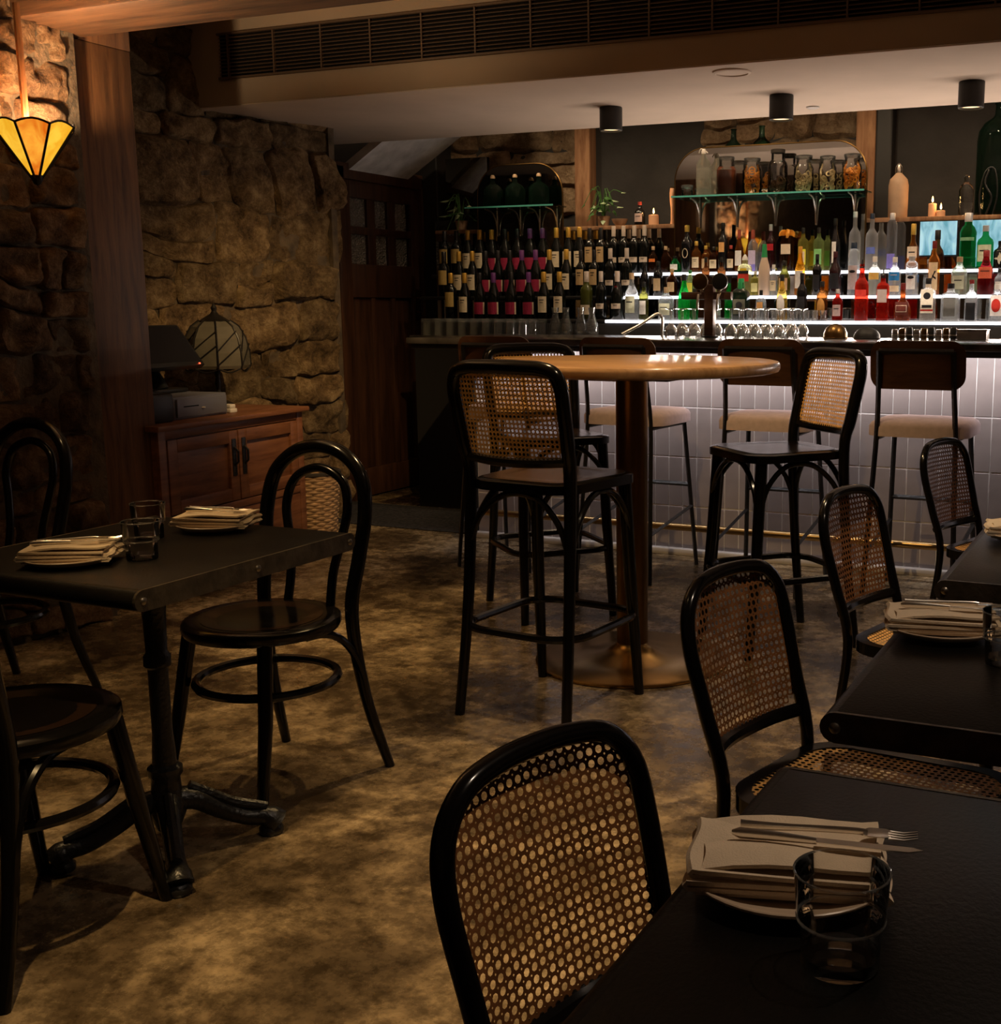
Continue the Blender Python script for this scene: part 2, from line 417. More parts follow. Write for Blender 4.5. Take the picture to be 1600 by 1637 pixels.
def cane(fn, u0, u1, v0, v1, s, inside):
    """woven cane: square cells with an octagonal hole and tiny diamond gaps at the corners"""
    mb = MB(); nu = int((u1 - u0) / s); nv = int((v1 - v0) / s); idx = {}; h = 0.345; g = 0.40
    oc = [(cos(R(22.5 + 45 * k)) * h, sin(R(22.5 + 45 * k)) * h) for k in range(8)]
    bd = [(0.5, g), (g, 0.5), (-g, 0.5), (-0.5, g), (-0.5, -g), (-g, -0.5), (g, -0.5), (0.5, -g)]
    for i in range(nu):
        for j in range(nv):
            cu = u0 + (i + 0.5) * s; cv = v0 + (j + 0.5) * s
            if not inside(cu, cv): continue
            vi = []
            for (a, b_) in oc: mb.v.append(tuple(fn(cu + a * s, cv + b_ * s))); vi.append(len(mb.v) - 1)
            bi = []
            for (a, b_) in bd:
                key = (round((i + 0.5 + a) * 100), round((j + 0.5 + b_) * 100))
                if key not in idx: mb.v.append(tuple(fn(cu + a * s, cv + b_ * s))); idx[key] = len(mb.v) - 1
                bi.append(idx[key])
            for k in range(8):
                k2 = (k + 1) % 8; mb.f.append((bi[k], bi[k2], vi[k2], vi[k]))
    return mb
def in_rr(u, v, cu, cv, wx, wy, r_):
    dx = abs(u - cu) - (wx / 2 - r_); dy = abs(v - cv) - (wy / 2 - r_)
    if dx <= 0 and dy <= 0: return True
    if dx > 0 and dy > 0: return dx * dx + dy * dy < r_ * r_
    return dx < r_ and dy < r_

# ================================================================ the setting
fl = MB().box(-5.6, 3.0, -2.2, 8.0, -0.1, 0.0); struct('floor', fl, 'concrete', label='stained polished concrete floor')
o = part('carpet_mat', MB().bbox(-5.08, -3.62, 5.87, 6.55, 0.0, 0.008, 0.003, 1), 'carpet'); tag(o, 'dark grey carpet mat on the floor before the panelled door', 'mat')
struct('ceiling', MB().box(-5.6, 3.0, -2.2, 5.164, 2.80, 2.9).box(-5.6, 3.0, 6.62, 8.0, 2.95, 3.05), 'plaster')
struct('wall_right', MB().box(2.9, 3.0, -2.2, 8.0, 0, 2.95), 'plaster_brown')
struct('wall_near', MB().box(-5.3, 3.0, -2.3, -2.2, 0, 2.95), 'plaster_brown')

def nvec(p):
    return Vector((noise.noise((p[0] + 31.7, p[1], p[2])), noise.noise((p[0], p[1] + 47.3, p[2] + 5.1)), 0.0))
def stones(parent, u0, u1, v0, v1, put, hr, wr, material, depth=0.045, seed=1, ragged=0.0, smear=0.004, fine=False):
    rnd = random.Random(seed); v = v0; cnt = 0
    def warp(u, v_):
        a = nvec((u * 2.3 + seed, v_ * 2.3, seed * 1.7)) * 0.075 + nvec((u * 9, v_ * 9, seed)) * 0.022 + nvec((u * 24, v_ * 24, seed)) * 0.006
        return u + a.x, v_ + a.y
    while v < v1 - 0.03:
        h = min(rnd.uniform(*hr), v1 - v)
        if v1 - v - h < 0.06: h = v1 - v
        u = u0 - rnd.uniform(0, 0.1); end = u1 + rnd.uniform(-ragged, ragged)
        while u < end - 0.04:
            wd = min(rnd.uniform(*wr), end - u)
            if end - u - wd < 0.07: wd = end - u
            uc, vc = u + wd / 2, v + h / 2; a = max(u, u0); wd2 = u + wd - a; uc = a + wd2 / 2
            subs = [(uc, vc, wd2, h)]
            if h > 0.2 and rnd.random() < 0.38:
                k = rnd.uniform(0.35, 0.65); subs = [(uc, v + h * k / 2, wd2, h * k), (uc, v + h * (1 + k) / 2, wd2, h * (1 - k))]
            for (cu, cv, ww, hh) in subs:
                mb = MB(); nx, ny = (16, 13) if fine else (10, 8); off = rnd.uniform(-0.030, 0.022); sd = rnd.random() * 50
                for j in range(ny + 1):
                    for i in range(nx + 1):
                        s = -1 + 2 * i / nx; t = -1 + 2 * j / ny
                        x = s * sqrt(1 - 0.16 * t * t) if abs(s) > 0.5 else s
                        y = t * sqrt(1 - 0.16 * s * s) if abs(t) > 0.5 else t
                        pu, pv = warp(cu + x * (ww / 2 - smear), cv + y * (hh / 2 - smear))
                        e = max(abs(s), abs(t)); d = depth * (1 - e ** 12 * 1.0) + off * (1 - e ** 11)
                        nz = noise.noise((pu * 7 + sd, pv * 7, sd)) * 0.042 + noise.noise((pu * 16, pv * 16, sd)) * 0.026 + noise.noise((pu * 38, pv * 38, sd)) * 0.008
                        mb.v.append(tuple(put(pu, pv, d + nz * (1 - e ** 8 * 0.7))))
                for j in range(ny):
                    for i in range(nx):
                        q = j * (nx + 1) + i; mb.f.append((q, q + 1, q + nx + 2, q + nx + 1))
                part('stone', mb, material, parent, True); cnt += 1
            u += wd
        v += h
    return cnt

WA = -4.06
def niche(u, v, d):   # the wall behind the cabinet stands further back and runs slightly askew
    return (-5.175 + u * .2617 + d * .965, 4.02 + u * .965 - d * .2617, v)
mo_ = MB().box(-4.4, WA + .012, -2.2, 3.68, 0, 2.80).box(-5.5, -4.2, 3.70, 4.0, 0, 2.80)
nu_, nv_ = 40, 46
base_ = len(mo_.v)
for j in range(nv_ + 1):
    for i in range(nu_ + 1):
        u = -.05 + 2.14 * i / nu_; v = 2.8 * j / nv_
        mo_.v.append(niche(u, v, -.004 + .012 * noise.noise((u * 5, v * 5, 3)) + .008 * noise.noise((u * 14, v * 14, 5))))
for j in range(nv_):
    for i in range(nu_): q = base_ + j * (nu_ + 1) + i; mo_.f.append((q, q + 1, q + nu_ + 2, q + nu_ + 1))
pe = niche(2.09, 0, .018)
mo_.box(-5.6, pe[0] - .005, 5.98, pe[1], 0, 2.8)
wl = struct('wall_left', mo_, 'mortar', label='rough rubble stone wall')
stones(wl, 2.45, 3.625, 0.0, 2.60, lambda u, v, d: (WA + d, u, v), (0.09, 0.2), (0.12, 0.34), 'stone_red', 0.045, 3, 0, -0.002, True)
stones(wl, 0.0, 2.09, 0.0, 2.78, niche, (0.10, 0.36), (0.13, 0.50), 'stone', 0.040, 11, 0.03, -0.004, True)

# alcove with the panelled door, back wall of the bar
struct('wall_alcove', MB().box(-5.3, -5.09, 6.0, 7.9, 0, 2.95), 'black_paint')
wb = struct('wall_back', MB().box(-5.6, 3.0, 7.78, 7.95, 0, 3.0), 'plaster_dark', label='dark plaster wall behind the bar with bared stone patches')
stones(wb, -5.0, -3.86, 1.95, 2.75, lambda u, v, d: (u, 7.78 - d, v), (0.16, 0.3), (0.25, 0.6), 'stone_pale', 0.04, 21, 0, -0.004)
stones(wb, -2.95, -1.88, 1.6, 2.75, lambda u, v, d: (u, 7.78 - d, v), (0.14, 0.28), (0.18, 0.45), 'stone_pale', 0.04, 23, 0, -0.004)
for n_, (x0, x1, mt_) in enumerate(((-3.86, -3.74, 'old_timber'), (-1.89, -1.765, 'old_timber'), (-1.765, -1.66, 'black_paint'))):
    struct('trim_%d' % (n_ + 1), MB().bbox(x0, x1, 7.68, 7.80, 1.7, 2.75, 0.012, 2), mt_)

# door: frame, stiles, rails, planks, six rippled panes, handle plates
dr = thing('panelled_door', 'dark stained timber door with six small rippled glass panes', 'door', (-5.03, 7.04, 0), 0)
dr['kind'] = 'structure'; dr.name = 'door_1'
del dr['category']
W2 = 0.44
fr = MB().bbox(-0.06, 0.05, -W2 - 0.08, -W2, 0, 2.20, 0.006).bbox(-0.06, 0.05, W2, W2 + 0.08, 0, 2.20, 0.006).bbox(-0.06, 0.05, -W2 - 0.08, W2 + 0.08, 2.12, 2.22, 0.006)
part('door_frame', fr, 'door_wood', dr)
for y0, y1, z0, z1 in ((-W2, -W2 + 0.09, 0.01, 2.12), (W2 - 0.09, W2, 0.01, 2.12)): part('stile', MB().bbox(-0.03, 0.018, y0, y1, z0, z1, 0.004), 'door_wood', dr)
for z0, z1 in ((0.01, 0.20), (1.36, 1.58), (2.01, 2.12)): part('rail', MB().bbox(-0.03, 0.018, -W2 + 0.09, W2 - 0.09, z0, z1, 0.004), 'door_wood', dr)
part('rail', MB().bbox(-0.03, 0.016, -W2 + 0.09, W2 - 0.09, 1.775, 1.825, 0.004), 'door_wood', dr)
pw = (2 * W2 - 0.18) / 3
for i in range(3):
    y0 = -W2 + 0.09 + i * pw
    part('plank', MB().bbox(-0.03, -0.006, y0 + 0.022, y0 + pw - 0.022, 0.20, 1.36, 0.004), 'door_wood', dr)
    if i: part('mullion', MB().bbox(-0.03, 0.012, y0 - 0.024, y0 + 0.024, 0.20, 1.36, 0.004).bbox(-0.03, 0.014, y0 - 0.045, y0 + 0.045, 1.58, 2.01, 0.004), 'door_wood', dr)
    for z0, z1 in ((1.58, 1.775), (1.825, 2.01)):
        part('pane', MB().bbox(-0.025, -0.008, y0 + 0.03, y0 + pw - 0.03, z0, z1, 0.003), 'ripple_glass', dr)
hp = part('push_plate', MB().bbox(0.016, 0.022, W2 - 0.075, W2 - 0.025, 1.20, 1.42, 0.003), 'brass_dark', dr, label='dull brass push plate')
part('handle', MB().tube([(0.02, W2 - 0.05, 1.26), (0.055, W2 - 0.05, 1.26), (0.055, W2 - 0.05, 1.36), (0.02, W2 - 0.05, 1.36)], 0.007, 8), 'brass_dark', hp)
struct('trim_4', MB().bbox(-5.06, -4.86, 7.50, 7.70, 0, 2.72, 0.008), 'black_paint')
struct('trim_5', MB().bbox(-4.86, -4.52, 7.40, 7.62, 0.0, 0.11, 0.006), 'skirting')
struct('trim_6', MB().box(-4.86, -4.5, 7.45, 7.60, 0.11, 1.9), 'plaster_dark')

# underside of the stairs over the alcove: sloping boards
st = MB()
def stz(x): return 2.425 + (x + 4.569) * 0.60
sv = [(x, y, stz(x) + e) for e in (0, .06) for x, y in ((-5.05, 6.65), (-4.2, 6.65), (-4.2, 7.32), (-5.05, 7.32))]
st.add(sv, [(0, 3, 2, 1), (4, 5, 6, 7), (0, 1, 5, 4), (1, 2, 6, 5), (2, 3, 7, 6), (3, 0, 4, 7)])
o = struct('trim_7', st, 'painted_grey', label='sloping grey underside of the stairs')

# post and beam
struct('trim_9', MB().bbox(-4.5, -4.11, 3.665, 4.025, 0.0, 2.36, 0.008).bbox(-4.5, -4.11, 3.757, 4.025, 2.36, 2.80, 0.002), 'post_wood', True, label='dark timber post against the stone wall')
struct('trim_10', MB().bbox(-4.6, 3.0, 3.40, 3.755, 2.36, 2.80, 0.012), 'beam_wood', True, label='long timber ceiling beam')

# dropped ceiling over the bar with the long air grille
so = struct('trim_11', MB().bbox(-5.2, 3.0, 5.164, 6.63, 2.335, 2.95, 0.006, 2), 'plaster', True, label='dropped plaster ceiling over the bar')
part('shade_face', MB().box(-5.19, 2.99, 5.158, 5.166, 2.341, 2.94), 'plaster_brown', so, False)  # browner sheet over the face; its dimmer light is put into the colour
vg = thing('air_grille', 'long dark louvred air grille in the face of the dropped ceiling', 'vent', (0, 5.158, 0))
VX0, VX1, VZ0, VZ1 = -4.64, 1.4, 2.478, 2.685
part('recess_shade', MB().box(VX0, VX1, -0.006, 0.0, VZ0, VZ1), 'void_black', vg)  # black sheet on the uncut face, painted in for the dark recess
for z0, z1 in ((VZ0 - 0.012, VZ0), (VZ1, VZ1 + 0.012)): part('frame_rail', MB().bbox(VX0 - 0.012, VX1 + 0.012, -0.02, 0.0, z0, z1, 0.002, 1), 'vent_metal', vg)
sl = None
for i in range(11):
    z = VZ0 + 0.012 + i * (VZ1 - VZ0 - 0.02) / 10.5
    mb = MB().add([(VX0, -0.018, z - 0.002), (VX1, -0.018, z - 0.002), (VX1, -0.004, z + 0.007), (VX0, -0.004, z + 0.007), (VX0, -0.018, z + 0.0005), (VX1, -0.018, z + 0.0005), (VX1, -0.004, z + 0.0095), (VX0, -0.004, z + 0.0095)],
                  [(0, 3, 2, 1), (4, 5, 6, 7), (0, 1, 5, 4), (1, 2, 6, 5), (2, 3, 7, 6), (3, 0, 4, 7)])
    part('slat', mb, 'vent_metal', vg, False)
for i in range(21):
    x = VX0 + 0.058 + i * 0.297
    if x < VX1: part('mullion', MB().box(x - 0.004, x + 0.004, -0.021, -0.004, VZ0, VZ1), 'vent_metal', vg, False)

# ceiling fixtures under the dropped ceiling
proto = thing('ceiling_spotlight', '', 'spotlight')
part('can', MB().lathe([(0.058, 0), (0.060, -0.004), (0.060, -0.118), (0.056, -0.121), (0.054, -0.07)], 28, capt=False), 'black_paint', proto)
part('lens', MB().lathe([(0.055, -0.110), (0.055, -0.107)], 24), 'spot_glow', proto)
for i, (x, lb) in enumerate(((-2.788, 'black cylinder spotlight left of the three under the dropped ceiling'), (-1.853, 'middle black cylinder spotlight under the dropped ceiling'), (-0.929, 'black cylinder spotlight right of the three under the dropped ceiling'))):
    place(proto, i, (x, 5.985, 2.335), 0, lb, 'cylinder spotlights over the bar')
    spot('bar_spot', (x, 5.985, 2.205), (x, 6.2, 0), 14, 110, WARM2, 0.8, 0.04)
o = part('ceiling_speaker', MB().lathe([(0.0, -0.004), (0.07, -0.004), (0.074, -0.009), (0.086, -0.006), (0.088, 0)], 32, (-1.88, 5.32, 2.335), capb=False), 'plaster'); tag(o, 'flat round white speaker cover flush in dropped ceiling', 'speaker')
o = part('smoke_detector', MB().lathe([(0.0, -0.012), (0.022, -0.012), (0.034, -0.006), (0.036, 0)], 24, (-1.805, 6.39, 2.335), capb=False), 'white_plastic'); tag(o, 'small white round detector on dropped ceiling near middle spotlight', 'detector')

# ================================================================ the bar
bar = thing('tiled_bar', 'bar front clad in stacked grey-mauve vertical tiles with pale grout', 'bar', (0, 0, 0))
BX0, BX1 = -3.56, 1.02
part('bar_body', MB().box(BX0, BX1, 5.832, 6.55, 0.02, 1.07), 'grout', bar, False)
part('end_panel', MB().bbox(BX0 - 0.02, BX0, 5.825, 6.55, 0.02, 1.07, 0.003), 'black_paint', bar)
part('skirting_board', MB().bbox(BX0 - 0.02, BX1, 5.79, 5.84, 0.0, 0.035, 0.006), 'skirting', bar)
tile_mesh = MB().bbox(-0.0368, 0.0368, -0.002, 0.004, -0.1275, 0.1275, 0.0012, 1).mesh('tile')
tile_top = MB().bbox(-0.0368, 0.0368, -0.002, 0.004, -0.1375, 0.1375, 0.0012, 1).mesh('tile_tall')
rt_ = random.Random(5)
for c_ in range(int((BX1 - BX0) / 0.0782)):
    for rw, zc in enumerate((0.145, 0.389, 0.652, 0.920)):
        if rw == 0: zc = 0.1285 + 0.035
        zc = (0.165, 0.427, 0.689, 0.957)[rw] - 0.037
        t = part('tile', tile_top if rw == 3 else tile_mesh, 'tile', bar)
        t.location = (BX0 + 0.0391 + c_ * 0.0782, 5.8315 + rt_.uniform(-0.0006, 0.0006), zc if rw < 3 else zc + 0.004)
        t.rotation_euler = (rt_.uniform(-.003, .003), 0, rt_.uniform(-.008, .008))
ct = thing('bar_countertop', 'long dark polished stone bar countertop above the tiled front', 'countertop', (0, 0, 0))
part('slab', MB().bbox(-3.86, BX1 + 0.1, 5.60, 6.56, 1.098, 1.132, 0.006), 'counter_stone', ct)
part('edge_trim', MB().bbox(-3.84, BX1 + 0.1, 5.625, 5.645, 1.070, 1.098, 0.003), 'black_paint', ct)
part('soffit_board', MB().box(-3.84, BX1 + 0.1, 5.645, 6.50, 1.084, 1.098), 'black_paint', ct, False)
part('led_strip', MB().box(BX0, BX1, 5.655, 5.675, 1.076, 1.084), 'counter_led', ct, False, 'white light strip under the counter edge')
rail = thing('foot_rail', 'brass foot rail running low along the tiled bar', 'rail', (0, 5.68, 0))
part('tube', MB().tube([(BX0 + 0.12, 0, 0.175), (BX1, 0, 0.175)], 0.019, 14), 'brass_rail', rail)
for x in (-3.3, -2.42, -1.53, -0.65, 0.25): part('bracket', MB().tube([(x, 0, 0.17), (x, 0.08, 0.155), (x, 0.146, 0.15)], 0.008, 8), 'brass_rail', rail)
hk = thing('bag_hook', 'small black bag hook on the tiles under the counter', 'hook', (-0.665, 5.822, 0.955))
part('plate', MB().lathe([(0.016, 0), (0.016, 0.006)], 14), 'black_iron', hk).rotation_euler = (R(90), 0, 0)
part('prong', MB().tube([(0, -0.004, 0), (0, -0.03, -0.006), (0, -0.045, 0.006), (0, -0.045, 0.02)], 0.005, 8), 'black_iron', hk)

# back bar: cabinet, stepped lit shelves, mirrors, ledge
bc = thing('back_bar_cabinet', 'dark cabinet under the lit bottle shelves', 'cabinet', (0, 0, 0))
part('body', MB().bbox(-4.50, 1.6, 6.88, 7.40, 0.08, 1.195, 0.006), 'black_paint', bc)
part('plinth', MB().box(-4.48, 1.6, 6.92, 7.40, 0.0, 0.08), 'skirting', bc, False)
TIER = {0: (6.95, 1.22), 1: (7.10, 1.367), 2: (7.25, 1.515)}
for t_, nm in ((0, 'bottom'), (1, 'middle'), (2, 'top')):
    Y, z = TIER[t_]
    s_ = thing('bottle_shelf', '%s stepped bottle shelf with white lit front edge behind the bar' % nm, 'shelf', (0, 0, 0), 0, 'stepped bottle shelves')
    part('board', MB().bbox(-4.72 if t_ else -4.50, 1.6, Y - 0.068, 7.37, z - 0.022, z, 0.003), 'black_paint', s_)
    part('lit_panel', MB().box(-3.25, 1.6, Y - 0.060, Y + 0.075, z, z + 0.0004), 'lit_shelf', s_, False, 'frosted panel lit from below')
    part('led_strip', MB().box(-3.25, 1.6, Y - 0.074, Y - 0.068, z - 0.020, z - 0.004), 'led_white', s_, False, 'white lit front edge')
mr = thing('bar_mirror', 'wide low mirror behind the bottle rows', 'mirror', (0, 7.372, 0))
part('glass', MB().box(-4.8, 1.6, 0, 0.008, 1.196, 1.798), 'mirror', mr, False)
def arch_mirror(label, x0, x1, z0, z1, r_, mt_, y):
    a = thing('arched_mirror', label, 'mirror', (0, y, 0))
    pts = [(x1, z0)] + [(x1 - r_ + cos(R(d)) * r_, z1 - r_ + sin(R(d)) * r_) for d in range(0, 91, 10)] + [(x0 + r_ + cos(R(d)) * r_, z1 - r_ + sin(R(d)) * r_) for d in range(90, 181, 10)] + [(x0, z0)]
    n = len(pts)
    mb = MB().add([(x, 0, z) for x, z in pts] + [(x, 0.012, z) for x, z in pts], [tuple(range(n)), tuple(range(n, 2 * n))[::-1]] + [(i, n + i, n + (i + 1) % n, (i + 1) % n) for i in range(n)])
    part('glass', mb, mt_, a, False)
    part('edge', MB().tube([(x, 0.004, z) for x, z in pts], 0.006, 6), 'brass_dark', a)
arch_mirror('round-cornered mirror behind the shelf of preserve jars', -2.975, -1.735, 1.54, 2.285, 0.20, 'mirror', 7.352)
arch_mirror('dim round-cornered mirror behind the small shelf of green bottles', -4.44, -3.785, 1.54, 2.245, 0.20, 'mirror_dark', 7.352)
o = part('dark_panel', MB().bbox(-4.80, -4.46, 7.52, 7.56, 1.83, 2.33, 0.003), 'mirror_dark'); tag(o, 'dark glass panel left of the dim round-cornered mirror', 'panel')
ld = thing('upper_ledge', 'dark timber ledge above the low mirror holding candles and old bottles', 'shelf', (0, 0, 0))
part('board', MB().bbox(-4.8, 1.6, 7.365, 7.70, 1.80, 1.826, 0.004), 'old_timber', ld)
for i, (x0, x1, z0, z1, lb) in enumerate(((-1.405, -1.19, 1.60, 1.795, 'blue-lit screen picture left, behind the brown decanter'), (-1.105, -0.62, 1.53, 1.795, 'blue-lit screen picture behind the green gin bottles'))):
    s_ = thing('wall_screen', lb, 'screen', (0, 7.356, 0), 0)
    part('bezel', MB().bbox(x0 - 0.008, x1 + 0.008, 0.0, 0.012, z0 - 0.008, z1 + 0.004, 0.002, 1), 'black_plastic', s_)
    part('picture', MB().box(x0, x1, -0.002, 0.001, z0, z1), 'blue_screen', s_, False)

# ================================================================ furniture
def mir(pts): return [(-x, y, z) for x, y, z in pts[::-1]]
def ring_prism(outer, inner, z0, z1):
    n = len(outer); mb = MB()
    vs = [(x, y, z0) for x, y in outer] + [(x, y, z1) for x, y in outer] + [(x, y, z0) for x, y in inner] + [(x, y, z1) for x, y in inner]
    fs = []
    for i in range(n):
        j = (i + 1) % n
        fs += [(i, j, n + j, n + i), (n + i, n + j, 3 * n + j, 3 * n + i), (3 * n + i, 3 * n + j, 2 * n + j, 2 * n + i), (2 * n + i, 2 * n + j, j, i)]
    return mb.add(vs, fs)
def seat_outline(wf, wb_, d, r_, n=6):
    out = []
    for (sx, sy, a0) in ((1, 1, 0), (-1, 1, 90), (-1, -1, 180), (1, -1, 270)):
        wx = wf if sy > 0 else wb_
        for i in range(n + 1):
            a = R(a0 + 90 * i / n); out.append((sx * (wx / 2 - r_) + cos(a) * r_, sy * (d / 2 - r_) + sin(a) * r_))
    return out
def lerp_tab(tab, z):
    if z <= tab[0][0]: return tab[0][1]
    for (a, ya), (b_, yb) in zip(tab, tab[1:]):
        if z <= b_: return ya + (yb - ya) * (z - a) / (b_ - a)
    return tab[-1][1]

# ---- cane dining chair
def make_cane_chair():
    t = thing('cane_chair', '', 'chair')
    L = [(-.190, -.245, 0), (-.178, -.208, .24), (-.174, -.184, .45), (-.182, -.218, .60), (-.190, -.248, .72), (-.178, -.262, .79), (-.135, -.272, .832), (-.07, -.280, .845)]
    zz = lambda z: z if z < .45 else .45 + (z - .45) * .92
    L = [(x * .85, y, zz(z)) for x, y, z in L]
    P = smooth_path(L + [(0, -.282, zz(.848))] + mir(L), 5)
    n = len(P); rad = [0.0105 + 0.003 * min(1, min(i, n - 1 - i) / (n * 0.16)) for i in range(n)]
    part('back_frame', MB().tube(P, rad, 10), 'black_lacquer', t)
    tab = [(.45, -.198), (zz(.60), -.222), (zz(.72), -.248), (zz(.80), -.266), (zz(.86), -.280)]
    def f(u, v): return Vector((u, lerp_tab(tab, v) - 0.024 * (1 - (u / .165) ** 2) + 0.004, v))
    cp = cane(f, -.158, .158, .522, .818, .0140, lambda u, v: in_rr(u, v, 0, .664, .298, .296, .080))
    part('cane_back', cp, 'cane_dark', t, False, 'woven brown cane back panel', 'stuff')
    part('lower_rail', MB().tube(smooth_path([(-.148, -.203, .522), (-.08, -.226, .518), (0, -.234, .516), (.08, -.226, .518), (.148, -.203, .522)], 4), 0.014, 8), 'black_lacquer', t)
    oo = seat_outline(.44, .37, .42, .09, 7); oo = [(x, y + .032) for x, y in oo]; ii = [(x * .88, .032 + (y - .032) * .88) for x, y in oo]
    part('seat_frame', ring_prism(oo, ii, .432, .462), 'black_lacquer', t)
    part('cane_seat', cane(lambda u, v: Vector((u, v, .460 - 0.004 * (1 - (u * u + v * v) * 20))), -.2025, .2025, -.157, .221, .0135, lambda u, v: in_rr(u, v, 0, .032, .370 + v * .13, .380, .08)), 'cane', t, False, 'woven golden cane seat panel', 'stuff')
    for s in (-1, 1): part('leg', MB().tube([(s * .185, .197, .437), (s * .193, .212, .25), (s * .200, .237, 0)], [.018, .017, .012], 10), 'black_lacquer', t)
    part('stretcher', MB().tube([(cos(R(a)) * .178, sin(R(a)) * .19 + .02, .335) for a in range(0, 360, 12)], .010, 8, closed=True), 'black_lacquer', t)
    return t
pc = make_cane_chair()
g_ = 'cane-backed dining chairs at the right tables'
for i, (x, y, a, lb) in enumerate(((-.352, 1.05, -105, 'nearest cane-backed chair, pulled up to the black table with the large tumbler'),
                                   (-.457, 2.00, -104, 'cane-backed chair with golden cane seat between the two nearest right tables'),
                                   (-.495, 3.05, -104, 'cane-backed chair behind the second right table, below the round wooden bar table'),
                                   (-.475, 4.32, -109, 'farthest cane-backed dining chair, nearest the tiled bar'))):
    place(pc, i, (x, y, 0), a, lb, g_)

# ---- hoop-backed bentwood chair
def make_hoop_chair():
    t = thing('bentwood_chair', '', 'chair')
    L = [(-.205, -.255, 0), (-.180, -.195, .22), (-.168, -.165, .46), (-.178, -.192, .62), (-.186, -.212, .73), (-.165, -.230, .83), (-.095, -.242, .892)]
    P = smooth_path(L + [(0, -.246, .912)] + mir(L), 6); n = len(P)
    part('outer_hoop', MB().tube(P, [0.0135 + 0.0065 * min(1, min(i, n - 1 - i) / (n * 0.16)) for i in range(n)], 10), 'black_lacquer', t)
    L = [(-.082, -.170, .455), (-.080, -.190, .56), (-.100, -.208, .66), (-.116, -.220, .745), (-.088, -.234, .82)]
    part('inner_hoop', MB().tube(smooth_path(L + [(0, -.240, .852)] + mir(L), 6), .013, 10), 'black_lacquer', t)
    prof = [(0, .470), (.10, .471), (.165, .476), (.196, .477), (.207, .470), (.209, .455), (.203, .442), (.18, .436), (0, .436)]
    part('seat', MB().lathe(prof, 36, capb=False, capt=False), 'black_lacquer', t)
    part('seat_panel', MB().lathe([(0, .4695), (.10, .4705), (.160, .4765)], 32, capb=False, capt=False), 'seat_brown', t)
    for s in (-1, 1):
        part('leg', MB().tube([(s * .140, .125, .440), (s * .160, .155, .24), (s * .178, .200, 0)], [.020, .019, .014], 10), 'black_lacquer', t)
        part('brace', MB().tube(smooth_path([(s * .150, -.010, .432), (s * .165, -.075, .428), (s * .176, -.135, .385), (s * .184, -.178, .30), (s * .187, -.196, .20)], 4), .011, 8), 'black_lacquer', t)
    part('stretcher_ring', MB().tube([(cos(R(a)) * .188, sin(R(a)) * .184 - .008, .300) for a in range(0, 360, 10)], .0125, 8, closed=True), 'black_lacquer', t)
    return t
ph = make_hoop_chair(); g_ = 'hoop-backed bentwood chairs'
for i, (x, y, a, lb) in enumerate(((-2.205, 2.485, 174, 'black bentwood hoop-backed chair at the far end of the left table'),
                                   (-2.135, 1.655, 3, 'black bentwood chair nearest the camera, cut by the left edge'),
                                   (-3.53, 2.66, 178, 'black bentwood hoop-backed chair against the stone wall, behind the left table'))):
    place(ph, i, (x, y, 0), a, lb, g_)

